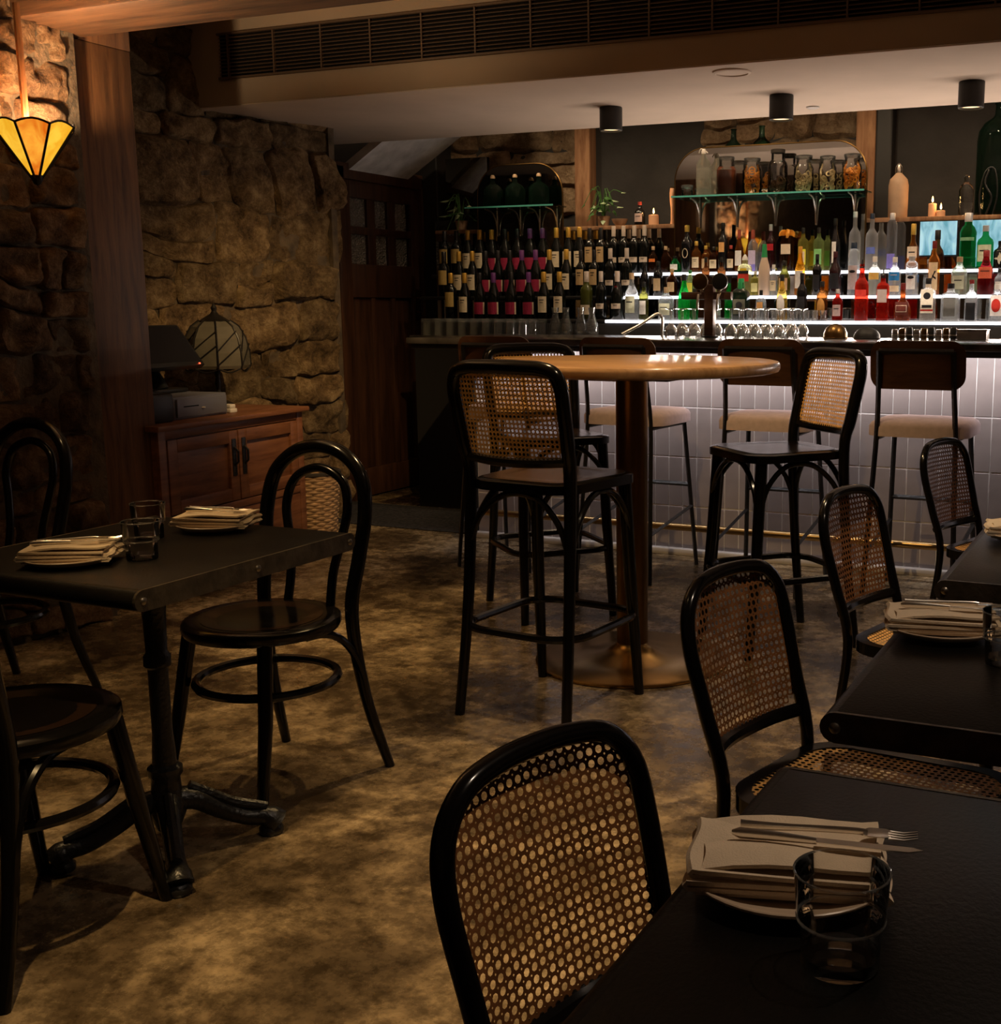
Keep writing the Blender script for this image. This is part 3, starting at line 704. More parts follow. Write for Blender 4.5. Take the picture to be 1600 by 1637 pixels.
# ---- cane-backed bar stool
def make_cane_stool():
    t = thing('cane_bar_stool', '', 'bar stool')
    L = [(-.205, -.250, 0), (-.192, -.205, .38), (-.188, -.185, .76), (-.194, -.205, .88), (-.198, -.232, 1.00), (-.197, -.244, 1.06), (-.180, -.252, 1.102), (-.135, -.258, 1.118), (-.07, -.264, 1.121)]
    P = smooth_path(L + [(0, -.268, 1.122)] + mir(L), 5); n = len(P)
    part('back_frame', MB().tube(P, [0.0165 + 0.0065 * min(1, min(i, n - 1 - i) / (n * 0.16)) for i in range(n)], 10), 'black_lacquer', t)
    tab = [(.76, -.185), (.88, -.205), (1.0, -.232), (1.08, -.250), (1.13, -.262)]
    def f(u, v): return Vector((u, lerp_tab(tab, v) - 0.024 * (1 - (u / .2) ** 2) + 0.004, v))
    part('cane_back', cane(f, -.195, .195, .835, 1.115, .0145, lambda u, v: in_rr(u, v, 0, .975, .375, .278, .07)), 'cane', t, False, 'woven golden cane back panel', 'stuff')
    part('lower_rail', MB().tube(smooth_path([(-.19, -.195, .838), (-.09, -.220, .832), (0, -.228, .830), (.09, -.220, .832), (.19, -.195, .838)], 4), .015, 8), 'black_lacquer', t)
    oo = seat_outline(.43, .385, .42, .085, 7)
    def sf(u, v): return ((u, v, .752), (0, 0, 1))
    def dish(k, u, v): return -0.012 * max(0, 1 - (u * u + (v - .01) ** 2) / .024) + (0.0 if k < .9 else -.001 if k < .97 else -.006)
    part('seat', MB().slab(oo, sf, .034, (0, .2, .4, .55, .7, .85, .95, 1.0), dish), 'black_lacquer', t)
    part('seat_panel', MB().slab([(x * .9, y * .9) for x, y in oo], lambda u, v: ((u, v, .7695), (0, 0, 1)), .001, (0, .2, .4, .55, .7, .85, 1.0), lambda k, u, v: -0.012 * max(0, 1 - (u * u + (v - .01) ** 2) / .024)), 'seat_brown', t)
    for s in (-1, 1): part('leg', MB().tube([(s * .175, .160, .737), (s * .185, .180, .40), (s * .198, .215, 0)], [.0225, .0215, .0165], 10), 'black_lacquer', t)
    for s in (-1, 1):
        part('side_arch', MB().tube(smooth_path([(s * .190, .172, .545), (s * .188, .140, .645), (s * .184, .06, .718), (s * .184, -.05, .718), (s * .188, -.14, .645), (s * .191, -.190, .545)], 4), .0105, 8), 'black_lacquer', t)
    part('front_arch', MB().tube(smooth_path([(-.185, .180, .545), (-.150, .180, .645), (-.06, .176, .720), (.06, .176, .720), (.150, .180, .645), (.185, .180, .545)], 4), .0105, 8), 'black_lacquer', t)
    part('back_arch', MB().tube(smooth_path([(-.190, -.198, .545), (-.150, -.195, .645), (-.06, -.185, .720), (.06, -.185, .720), (.150, -.195, .645), (.190, -.198, .545)], 4), .0105, 8), 'black_lacquer', t)
    rr = rrect(.435, .455, .11, 6)
    part('foot_ring', MB().tube([(x, y - .012, .290) for x, y in rr], .013, 8, closed=True), 'black_lacquer', t)
    return t
ps = make_cane_stool(); g_ = 'cane-backed bar stools around the round table'
for i, (x, y, a, lb) in enumerate(((-1.80, 3.405, -6, 'cane-backed black bar stool in front of the round wooden bar table, left of its pole'),
                                   (-1.36, 4.405, 137, 'cane-backed black bar stool turned left, right of the round wooden bar table'),
                                   (-2.40, 4.52, -132, 'cane-backed black bar stool behind the round wooden table, glowing cane above its top'))):
    place(ps, i, (x, y, 0), a, lb, g_)

# ---- upholstered metal-legged bar stool
def make_metal_stool():
    t = thing('upholstered_bar_stool', '', 'bar stool')
    for s in (-1, 1):
        part('rear_leg', MB().tube(smooth_path([(s * .198, -.265, 0), (s * .178, -.215, .50), (s * .168, -.195, .76), (s * .160, -.222, .95), (s * .156, -.250, 1.115)], 3), .0115, 4), 'black_iron', t, False)
        part('front_leg', MB().tube([(s * .205, .262, 0), (s * .172, .175, .735)], .0115, 4), 'black_iron', t, False)
        part('side_bar', MB().tube([(s * .190, -.240, .235), (s * .192, .225, .310)], .010, 4), 'black_iron', t, False)
        part('seat_rail', MB().tube([(s * .168, -.197, .735), (s * .172, .175, .735)], .010, 4), 'black_iron', t, False)
    part('front_bar', MB().tube([(-.187, .213, .42), (.187, .213, .42)], .011, 4), 'black_iron', t, False)
    part('back_bar', MB().tube([(-.156, -.250, 1.115), (.156, -.250, 1.115)], .0115, 4), 'black_iron', t, False)
    oo = rrect(.44, .42, .09, 7)
    part('seat_pad', MB().slab(oo, lambda u, v: ((u, v + .005, .775), (0, 0, 1)), .06, (0, .4, .7, .88, .96, 1.0), lambda k, u, v: .012 * (1 - k ** 4) - (0.0 if k < .95 else .006 if k < .98 else .02)), 'upholstery', t)
    def bf(u, v):
        c = .5; a = u / c
        return ((sin(a) * c, -.222 - .018 + (1 - cos(a)) * c - (v) * .12, 1.055 + v), (sin(a), -cos(a), -.12))
    part('backrest', MB().slab(rrect(.41, .205, .06, 7), bf, .016, (0, .25, .5, .75, .93, 1.0)), 'ply_wood', t)
    part('back_cushion', MB().slab(rrect(.36, .16, .05, 6), lambda u, v: (Vector(bf(u, v)[0]) - Vector(bf(u, v)[1]) * .018, -Vector(bf(u, v)[1])), .02, (0, .35, .7, .9, 1.0), lambda k, u, v: .012 * (1 - k ** 3)), 'seat_brown', t)
    return t
pm = make_metal_stool(); g_ = 'upholstered stools lined up at the bar'
for i, (x, lb) in enumerate(((-3.045, 'pink-seated metal-legged bar stool at the left end of the bar, mostly hidden'),
                             (-2.365, 'pink-seated metal-legged bar stool seen behind the round table pole'),
                             (-1.675, 'pink-seated metal-legged bar stool behind the right cane-backed bar stool'),
                             (-0.972, 'pink-seated metal-legged bar stool standing clear at the right of the bar'))):
    place(pm, i, (x, 5.365, 0), (2, -3, 1, -1)[i], lb, g_)

# ---- round high bar table
bt = thing('round_bar_table', 'high round wooden bar table on a brass pole and disc base', 'table', (-1.765, 3.955, 0))
n_ = 12; RT = .53
part('top', MB().lathe([(0, 1.068), (RT - .03, 1.068), (RT - .006, 1.074), (RT, 1.084), (RT, 1.098), (RT - .006, 1.107), (RT - .02, 1.110), (0, 1.110)], 72, capb=False, capt=False), 'table_wood', bt)
part('top_plate', MB().bbox(-.24, .24, -.24, .24, 1.052, 1.068, .004), 'black_iron', bt)
part('pole', MB().lathe([(.058, .028), (.058, 1.052)], 36), 'brass_dark', bt)
part('base_disc', MB().lathe([(.355, 0), (.36, .004), (.36, .010), (.350, .015), (.20, .019), (.18, .024), (.10, .040), (.062, .062), (.058, .07)], 72, capt=False), 'brass', bt)

# ---- black bistro table with iron pedestal
def make_table():
    t = thing('bistro_table', '', 'table')
    wx, wy = .63, .70; r_ = .022
    part('top', MB().bbox(-wx / 2 + .004, wx / 2 - .004, -wy / 2 + .02, wy / 2 - .02, .716, .750, .003), 'table_black', t)
    for s in (-1, 1):
        part('bullnose', MB().tube([(-wx / 2 + .004, s * (wy / 2 - r_), .728), (wx / 2 - .004, s * (wy / 2 - r_), .728)], r_, 16), 'table_black', t)
    for s in (-1, 1):
        ol = []
        for k in range(9): a = R(-90 + 180 * k / 8); ol.append((wy / 2 - r_ + cos(a) * r_, .728 + sin(a) * r_))
        for k in range(9): a = R(90 + 180 * k / 8); ol.append((-wy / 2 + r_ + cos(a) * r_, .728 + sin(a) * r_))
        x0, x1 = (wx / 2 - .004, wx / 2 + .002) if s > 0 else (-wx / 2 - .002, -wx / 2 + .004)
        n = len(ol)
        mb = MB().add([(x0, y, z) for y, z in ol] + [(x1, y, z) for y, z in ol], [tuple(range(n))[::-1], tuple(range(n, 2 * n))] + [(i, (i + 1) % n, n + (i + 1) % n, n + i) for i in range(n)])
        st_ = part('side_strip', mb, 'edge_metal', t, False, 'worn dark metal edge strip')
        for y in (-wy / 2 + r_, 0, wy / 2 - r_):
            b_ = part('bolt', MB().lathe([(.008, 0), (.008, .002), (.005, .0045), (0, .005)], 12, capt=False), 'bolt_metal', st_)
            b_.location = ((x1 if s > 0 else x0), y, .728); b_.rotation_euler = (0, R(90) * s, 0)
    prof = [(q * .78, z) for q, z in [(.034, .06), (.055, .10), (.060, .13), (.045, .16), (.043, .19), (.052, .20), (.052, .215), (.036, .225), (.034, .26), (.030, .30), (.030, .46), (.040, .468), (.040, .49), (.031, .50), (.034, .58), (.038, .64), (.050, .66), (.050, .67), (.034, .68), (.034, .70)]]
    part('column', MB().lathe(prof, 20), 'black_iron', t)
    part('spider', MB().bbox(-.20, .20, -.022, .022, .698, .716, .004).bbox(-.022, .022, -.20, .20, .698, .716, .004), 'black_iron', t)
    for k in range(4):
        a = R(45 + 90 * k + 4); P = [(0.01, .13), (.06, .125), (.12, .085), (.18, .055), (.225, .048), (.248, .028)]
        pts = smooth_path([(cos(a) * q, sin(a) * q, z) for q, z in P], 4); n = len(pts)
        f_ = part('foot', MB().tube(pts, [.034 - .012 * sin(pi * i / (n - 1) * .9) + (.004 if i > n - 5 else 0) for i in range(n)], 10), 'black_iron', t)
        part('foot_scroll', MB().tube(smooth_path([(cos(a) * q, sin(a) * q, z) for q, z in [(.05, .160), (.10, .130), (.15, .10), (.20, .082), (.227, .072)]], 3), [.012] * 13, 8), 'black_iron', f_)
        tb = []
        part('toe', MB().lathe([(.026, 0), (.030, .006), (.030, .016), (.022, .026), (0, .028)], 12, (cos(a) * .236, sin(a) * .236, 0), capt=False), 'black_iron', f_)
    return t
pt_ = make_table(); g_ = 'black bistro tables'
for i, (x, y, rz, lb) in enumerate(((-2.14, 2.05, 0, 'black bistro table on an iron pedestal, at left before the wooden cabinet'),
                                (-.06, .985, 90, 'nearest black bistro table with folded napkin and large tumbler'),
                                (-.06, 1.908, 90, 'second black bistro table at right, napkin-covered plate at its edge'),
                                (-.06, 2.790, 90, 'farthest black bistro table at the right edge, before the tiled bar'))):
    o = place(pt_, i, (x, y, 0), rz, lb, g_)
    o.scale = (1, 1, 1) if rz == 0 else (1.12, 1, 1)

# ---- wooden cabinet
cb = thing('wooden_cabinet', 'reddish brown two-door wooden cabinet against the stone wall', 'cabinet', (-4.135, 4.555, 0), 6.3)
CH = .78; W_ = .565
part('carcass', MB().bbox(-.50, -.02, -W_, W_, .06, CH - .025, .004), 'cabinet_wood', cb)
part('top', MB().bbox(-.52, .03, -W_ - .03, W_ + .03, CH - .025, CH, .006), 'cabinet_wood', cb)
for y0, y1 in ((-W_, -W_ + .05), (W_ - .05, W_)): part('corner_post', MB().bbox(-.022, .002, y0, y1, 0, CH - .025, .003), 'cabinet_wood', cb)
part('top_rail', MB().bbox(-.022, -.001, -W_ + .05, W_ - .05, .715, CH - .025, .003), 'cabinet_wood', cb)
part('bottom_rail', MB().bbox(-.022, -.001, -W_ + .05, W_ - .05, .06, .33, .003), 'cabinet_wood', cb)
part('middle_rail', MB().bbox(-.022, .006, -W_ + .05, W_ - .05, .33, .365, .004), 'cabinet_wood', cb)
for k, (y0, y1) in enumerate(((-W_ + .054, -.004), (.004, W_ - .054))):
    d_ = part('door', MB().bbox(-.018, -.010, y0 + .06, y1 - .06, .42, .66, .003), 'cabinet_wood', cb)
    for a, b_, c_, e_ in ((y0, y0 + .065, .37, .71), (y1 - .065, y1, .37, .71)): part('stile', MB().bbox(-.018, .006, a, b_, c_, e_, .003), 'cabinet_wood', d_)
    for a, b_ in ((.37, .43), (.65, .71)): part('rail', MB().bbox(-.018, .006, y0 + .065, y1 - .065, a, b_, .003), 'cabinet_wood', d_)
    hy = y1 - .035 if k == 0 else y0 + .035
    hd = part('handle_plate', MB().bbox(.006, .010, hy - .016, hy + .016, .49, .67, .003), 'black_iron', d_)
    part('handle', MB().tube([(.008, hy, .63), (.03, hy, .61), (.03, hy, .56), (.008, hy, .54)], .006, 8), 'black_iron', d_)
for y in (-W_ + .03, W_ - .03): part('foot', MB().bbox(-.49, -.445, y - .022, y + .022, 0, .06, .003), 'cabinet_wood', cb)

# ---- things on the cabinet
cz = .7805
cd = thing('cash_drawer', 'dark grey metal cash drawer with lock on the cabinet', 'cash drawer', (-4.32, 4.41, cz), 5)
part('case', MB().bbox(-.28, .10, -.19, .19, .0, .105, .004), 'drawer_metal', cd)
f_ = part('front', MB().bbox(.10, .112, -.178, .178, .010, .095, .004), 'drawer_metal', cd)
for y0, y1 in ((-.135, -.03), (.03, .135)): part('slot', MB().box(.1115, .1130, y0, y1, .056, .061), 'void_black', f_, False)
part('lock', MB().lathe([(.011, 0), (.011, .004), (.004, .005)], 14, (0, 0, 0)), 'white_plastic', f_).location = (.1125, 0, .045)
f_.children[-1].rotation_euler = (0, R(90), 0)
mo = thing('till_monitor', 'black tilted till screen on a stand behind the cash drawer', 'monitor', (-4.50, 4.44, cz + .1065), 5)
def tilt(mb):
    M = Matrix.Translation((.05, 0, .225)) @ Matrix.Rotation(R(-38), 4, 'Y')
    mb.v = [tuple(M @ Vector(p)) for p in mb.v]; return mb
part('housing', tilt(MB().bbox(-.03, .004, -.19, .19, -.125, .125, .006)), 'black_plastic', mo)
part('screen', tilt(MB().box(.0035, .005, -.175, .175, -.10, .112)), 'screen_black', mo, False)
part('power_light', tilt(MB().bbox(.0035, .008, .150, .158, -.119, -.112, .001, 1)), 'red_led', mo, True, 'tiny red light')
part('stand', MB().tube([(.0, 0, .01), (-.03, 0, .10), (.02, 0, .20)], [.035, .025, .03], 10, flat=1.6), 'black_plastic', mo)
part('base', MB().bbox(-.10, .08, -.12, .12, 0, .02, .008), 'black_plastic', mo)
o = part('receipt_printer', MB().bbox(-.09, .09, -.10, .075, 0, .13, .012).bbox(-.088, .03, -.098, .073, .125, .137, .005), 'black_plastic'); o.location = (-4.24, 4.105, cz); tag(o, 'black receipt printer at the left end of the cabinet', 'printer')
o = part('cable_box', MB().bbox(-.03, .03, -.025, .025, 0, .022, .005).bbox(-.02, .025, -.02, .02, .022, .042, .005), 'white_plastic'); o.location = (-4.27, 4.66, cz); tag(o, 'small pale plug adapter beside the cash drawer', 'adapter')
# table lamp with a domed leaded shade
tl = thing('table_lamp', 'unlit table lamp with domed grey leaded glass shade on the cabinet', 'lamp', (-4.60, 4.95, cz), 0); tl.scale = (1.0, 1.0, 1.08)
part('base', MB().lathe([(.075, 0), (.075, .012), (.05, .024), (.018, .036)], 20), 'black_iron', tl)
part('stem', MB().lathe([(.012, .03), (.016, .06), (.010, .08), (.018, .11), (.012, .14), (.019, .18), (.011, .21), (.011, .40)], 12), 'black_iron', tl)
sh = part('shade', MB().lathe([(.160, .185), (.168, .20), (.166, .26), (.150, .33), (.118, .385), (.075, .415), (.04, .42)], 8, capb=False, capt=False), 'lamp_grey_glass', tl, False)
for k in range(8):
    a = R(45 * k); c_ = [(.161, .185), (.169, .20), (.167, .26), (.151, .33), (.119, .386), (.076, .416)]
    part('lead_rib', MB().tube([(cos(a) * q, sin(a) * q, z) for q, z in c_], .005, 6), 'lead', sh)
    a2 = R(45 * k + 45)
    for z0, z1, q0, q1 in ((.205, .30, .174, .166), (.27, .365, .171, .139)):
        part('lead_line', MB().tube([(cos(a) * q0, sin(a) * q0, z0), ((cos(a) * q0 + cos(a2) * q1) / 2 * 1.01, (sin(a) * q0 + sin(a2) * q1) / 2 * 1.01, (z0 + z1) / 2), (cos(a2) * q1, sin(a2) * q1, z1)], .0035, 5), 'lead', sh)
    am = R(45 * k + 22.5)
    part('scallop', MB().tube(smooth_path([(cos(a) * .160, sin(a) * .160, .186), (cos(am) * .150, sin(am) * .150, .168), (cos(a2) * .160, sin(a2) * .160, .186)], 4), .004, 6), 'lead', sh)
part('cap', MB().lathe([(.08, .412), (.05, .43), (.022, .445), (.012, .46), (.016, .475), (.006, .49), (0, .50)], 14, capt=False), 'lead', tl)

# ---- woven basket by the wall
bk = thing('wicker_basket', 'tall woven wicker basket on the floor beside the cabinet', 'basket', (-4.36, 5.36, 0))
for i in range(23):
    z = .012 + i * .0165; q = .125 + .03 * i / 22
    part('weave', MB().tube([(cos(R(a)) * (q + .004 * cos(R(a * 12 + 180 * (i % 2)))), sin(R(a)) * (q + .004 * cos(R(a * 12 + 180 * (i % 2)))), z) for a in range(0, 360, 9)], .009, 5, closed=True), 'wicker', bk)
part('rim', MB().tube([(cos(R(a)) * .158, sin(R(a)) * .158, .39) for a in range(0, 360, 12)], .012, 6, closed=True), 'basket_dark', bk)
part('bottom', MB().lathe([(.120, 0), (.120, .012)], 20), 'wicker', bk)

# ---- hanging uplight lamp with amber panels
wlamp = thing('amber_wall_lamp', 'lit cone lamp of amber and yellow glass panels by the stone wall', 'lamp', (-3.835, 3.275, 1.765), -18.3)
NP = 8; RB, RT2, HH = .018, .145, .175
for k in range(NP):
    a0, a1 = 2 * pi * k / NP, 2 * pi * (k + 1) / NP; mb = MB(); rows = 6; cols = 6
    for j in range(rows + 1):
        for i in range(cols + 1):
            s = i / cols; t = j / rows; q = RB + (RT2 - RB) * t; hh = HH * t + (.016 * sin(pi * s) * t ** 3)
            p0 = Vector((cos(a0) * q, sin(a0) * q, 0)); p1 = Vector((cos(a1) * q, sin(a1) * q, 0)); p = p0.lerp(p1, s); mb.v.append((p.x, p.y, hh))
    for j in range(rows):
        for i in range(cols): q = j * (cols + 1) + i; mb.f.append((q, q + 1, q + cols + 2, q + cols + 1))
    gp = part('glass_panel', mb, 'amber_glass' if k % 2 else 'yellow_glass', wlamp)
    part('lead_seam', MB().tube([(cos(a0) * RB, sin(a0) * RB, -.004), (cos(a0) * RT2, sin(a0) * RT2, HH)], .0045, 6), 'lead', gp)
    part('lead_rim', MB().tube([mb.v[rows * (cols + 1) + i] for i in range(cols + 1)], .004, 6), 'lead', gp)
part('finial', MB().lathe([(0, -.03), (.012, -.024), (.020, -.008), (.024, .004), (.018, .012)], 12, capb=False), 'lead', wlamp)
part('rod', MB().tube([(-.03, -.01, .06), (-.035, -.01, .605)], .013, 8), 'post_wood', wlamp)
part('bulb', MB().lathe([(0, .06), (.02, .07), (.026, .095), (.014, .125), (.010, .14)], 12, capb=False), 'spot_glow', wlamp)
l = bpy.data.lights.new('wall_lamp_light', 'POINT'); l.energy = 70; l.color = (1.0, 0.70, 0.40); l.shadow_soft_size = 0.02
lo = bpy.data.objects.new('wall_lamp_light', l); C.objects.link(lo); lo.location = (-3.835, 3.275, 1.915)

# ================================================================ table settings
def ribbon(path, width, thick, mat_name, name, parent):
    """a cloth strip: path in (x,z), extruded along y with a little waviness"""
    mb = MB(); n = len(path); ny = 14; P = [Vector((x, z)) for x, z in path]; rnd = random.Random(len(path))
    for j in range(ny + 1):
        y = (-.5 + j / ny) * width
        for side in (1, -1):
            for i in range(n):
                t = (P[min(i + 1, n - 1)] - P[max(i - 1, 0)]).normalized(); nn = Vector((-t.y, t.x))
                p = P[i] + nn * thick / 2 * side
                wv = .0026 * sin(i * .33 + j * .5) + .002 * sin(j * .37 + i * .11)
                mb.v.append((p.x + .003 * sin(j * .5 + i * .2), y * (1 + .02 * sin(i * .31)) + .0035 * sin(i * .19 + 1.0), p.y + wv * (p.y * 30)))
    st = 2 * n
    for j in range(ny):
        for i in range(n - 1):
            a = j * st + i; mb.f.append((a, a + 1, a + st + 1, a + st)); b_ = j * st + n + i; mb.f.append((b_, b_ + st, b_ + st + 1, b_ + 1))
        for e in (0, n - 1):
            a = j * st + e; mb.f.append((a, a + st, a + st + n, a + n) if e == 0 else (a, a + n, a + st + n, a + st))
    for j in (0, ny):
        for i in range(n - 1):
            a = j * st + i; f = (a, a + n, a + n + 1, a + 1); mb.f.append(f if j == 0 else f[::-1])
    return part(name, mb, mat_name, parent)
def make_napkin(name='folded_napkin'):
    t = thing(name, '', 'napkin')
    path = []; L = .084; th = .0054; lay = 5
    for k in range(lay):
        z = .004 + k * th; d = 1 if k % 2 == 0 else -1; sh = .004 * (k % 3)
        for i in range(8): path.append((d * (-L + 2 * L * i / 7) + sh * d * .3, z))
        if k < lay - 1:
            for a in (-60, 0, 60): path.append((d * (L + .002 + .006 * cos(R(a))), z + th / 2 + th * .62 * sin(R(a))))
    ribbon(path, .115, .0042, 'napkin', 'folds', t)
    # loose top flap, raised and bent
    ribbon([(-.080, .0255), (-.05, .030), (-.02, .0315), (.01, .031), (.04, .029), (.07, .0285), (.086, .031)], .112, .0035, 'napkin', 'top_flap', t)
    return t
def make_plate():
    t = thing('side_plate', '', 'plate')
    part('dish', MB().lathe([(0, .006), (.060, .006), (.078, .010), (.094, .016), (.098, .016), (.096, .013), (.080, .004), (.058, .0), (0, 0)], 40, capb=False, capt=False), 'plate_ceramic', t)
    part('rim', MB().tube([(cos(R(a)) * .0965, sin(R(a)) * .0965, .0158) for a in range(0, 360, 9)], .0016, 6, closed=True), 'plate_ceramic', t)
    return t
def make_fork():
    t = thing('fork', '', 'fork'); t.scale = (.82, .82, .82)
    pts = [(0, -.10, .0), (0, -.06, .001), (0, -.01, .003), (0, .035, .004), (0, .05, .003)]
    part('handle', MB().tube(smooth_path(pts, 4), [.0045 + .0025 * max(0, 1 - i / 6) for i in range(17)], 8, flat=.45), 'silver', t)
    h_ = part('head', MB().slab([(x, y) for x, y in rrect(.024, .034, .009, 4)], lambda u, v: ((u, .062 + v, .003 - v * v * 2 + u * u * 6), (0, 0, 1)), .0015, (0, .5, 1)), 'silver', t)
    for x in (-.0098, -.0033, .0033, .0098): part('tine', MB().tube([(x, .074, .0025), (x, .092, .0015), (x * .95, .108, .005)], [.0015, .0014, .0007], 6), 'silver', h_)
    return t
def make_knife():
    t = thing('table_knife', '', 'knife'); t.scale = (.82, .82, .82)
    part('handle', MB().tube([(0, -.11, .003), (0, -.10, .003), (0, -.06, .0035), (0, -.01, .003)], [.003, .0075, .0065, .0045], 10, flat=.6), 'silver', t)
    part('blade', MB().slab([(-.007, -.01), (.006, -.01), (.007, .06), (.006, .095), (-.002, .112), (-.007, .10)], lambda u, v: ((u, v, .0035), (0, 0, 1)), .0013, (0, .5, 1)), 'silver', t)
    return t
def make_tumbler():
    t = thing('glass_tumbler', '', 'glass')
    n = 36; mb = MB(); prof = [(.026, .0015), (.0325, .0), (.0335, .003), (.0338, .02), (.0342, .036), (.0368, .040), (.0376, .044), (.0390, .065), (.0402, .084)]
    for (q, z) in prof:
        for k in range(n):
            a = 2 * pi * k / n; rr_ = q * (1 + (.018 * (1 if k % 3 == 0 else -.5) if .003 < z < .037 else 0)); mb.v.append((cos(a) * rr_, sin(a) * rr_, z))
    for i in range(len(prof) - 1):
        for k in range(n): k2 = (k + 1) % n; mb.f.append((i * n + k, i * n + k2, (i + 1) * n + k2, (i + 1) * n + k))
    mb.f.append(tuple(range(n))[::-1])
    part('wall', mb, 'tumbler_glass', t)
    part('base', MB().lathe([(.031, .003), (.0322, .011), (0, .0105)], 28, capt=False), 'tumbler_glass', t)
    part('lip', MB().tube([(cos(R(a)) * .0402, sin(R(a)) * .0402, .0842) for a in range(0, 360, 12)], .0011, 6, closed=True), 'clear_thin', t)
    part('foot_rim', MB().tube([(cos(R(a)) * .0372, sin(R(a)) * .0372, .0425) for a in range(0, 360, 12)], .0013, 6, closed=True), 'clear_thin', t)
    return t
pl, np_, fk, kn, tb = make_plate(), make_napkin(), make_fork(), make_knife(), make_tumbler()
TT = .751
settings = [  # x, y, napkin angle, where
    (-2.165, 1.855, 32, 'near side of the left table'), (-2.165, 2.295, 20, 'far side of the left table'),
    (-.305, 1.050, 16, 'nearest right table'), (-.325, 2.025, 14, 'second right table'), (-.285, 2.955, 10, 'farthest right table')]
for i, (x, y, a, wh) in enumerate(settings):
    o = place(pl, i, (x, y, TT), 0, 'beige side plate under the napkin on the ' + wh, 'side plates'); o['category'] = 'plate'
    zr = TT + .0075
    place(np_, i, (x, y, zr), a, 'folded beige linen napkin on the plate, ' + wh, 'folded napkins')
    if i < 4:
        ca, sa = cos(R(a)), sin(R(a))
        rel = (9, -10, -4, -3)[i]; sx = (.012, .0, .035, .02)[i]
        place(fk, i, (x + ca * sx - sa * .020, y + sa * sx + ca * .020, zr + .0375), a - 90 + rel, 'silver fork lying on the napkin, ' + wh, 'forks')
        place(kn, i, (x + ca * sx + sa * .004, y + sa * sx - ca * .004, zr + .0355), a - 90 + rel - 3, 'silver table knife on the napkin, ' + wh, 'table knives')
for i, (x, y, s, lb) in enumerate(((-2.052, 1.945, 1.0, 'ribbed glass tumbler in front of the other on the left table'), (-2.225, 2.135, 1.0, 'ribbed glass tumbler farther back on the left table'),
                                (-.222, .927, 1.0, 'large-looking glass tumbler before the napkin on the nearest right table'), (-.200, 1.880, 1.0, 'glass tumbler at the right edge on the second right table'))):
    place(tb, i, (x, y, TT), 0, lb, 'glass tumblers on tables')

# ================================================================ bottles behind the bar (tier, x in metres, ...)
WINES=[
 (2,-4.649,'k','tall'),(2,-4.553,'k','tall'),(2,-4.462,'g','cream'),(2,-4.368,'g','cream'),(2,-4.274,'g','mag'),(2,-4.171,'k','mag'),(2,-4.075,'k','mag'),(2,-3.979,'p','mag'),(2,-3.884,'p','mag'),(2,-3.780,'g','cream'),(2,-3.691,'g','cream'),(2,-3.608,'g','cream'),(2,-3.535,'k','tan'),(2,-3.453,'k','tan'),(2,-3.362,'b','small'),(2,-3.291,'b','small'),(2,-3.215,'b','small'),(2,-3.144,'b','small'),
 (1,-4.563,'k','tall'),(1,-4.444,'g','cream'),(1,-4.340,'g','cream'),(1,-4.238,'k','mag'),(1,-4.141,'k','mag'),(1,-4.051,'k','mag'),(1,-3.960,'p','mag'),(1,-3.857,'p','mag'),(1,-3.755,'g','cream'),(1,-3.631,'g','cream'),(1,-3.526,'k','tan'),(1,-3.431,'k','tan'),(1,-3.316,'b','small'),(1,-3.201,'b','small'),
 (0,-4.418,'g','tall'),(0,-4.311,'g','cream'),(0,-4.196,'k','mag'),(0,-4.091,'p','mag'),(0,-3.959,'k','mag'),(0,-3.829,'p','mag'),(0,-3.719,'g','cream'),(0,-3.605,'g','cream'),(0,-3.413,'b','olive'),(0,-3.312,'b','small'),(0,-3.199,'b','red'),
]
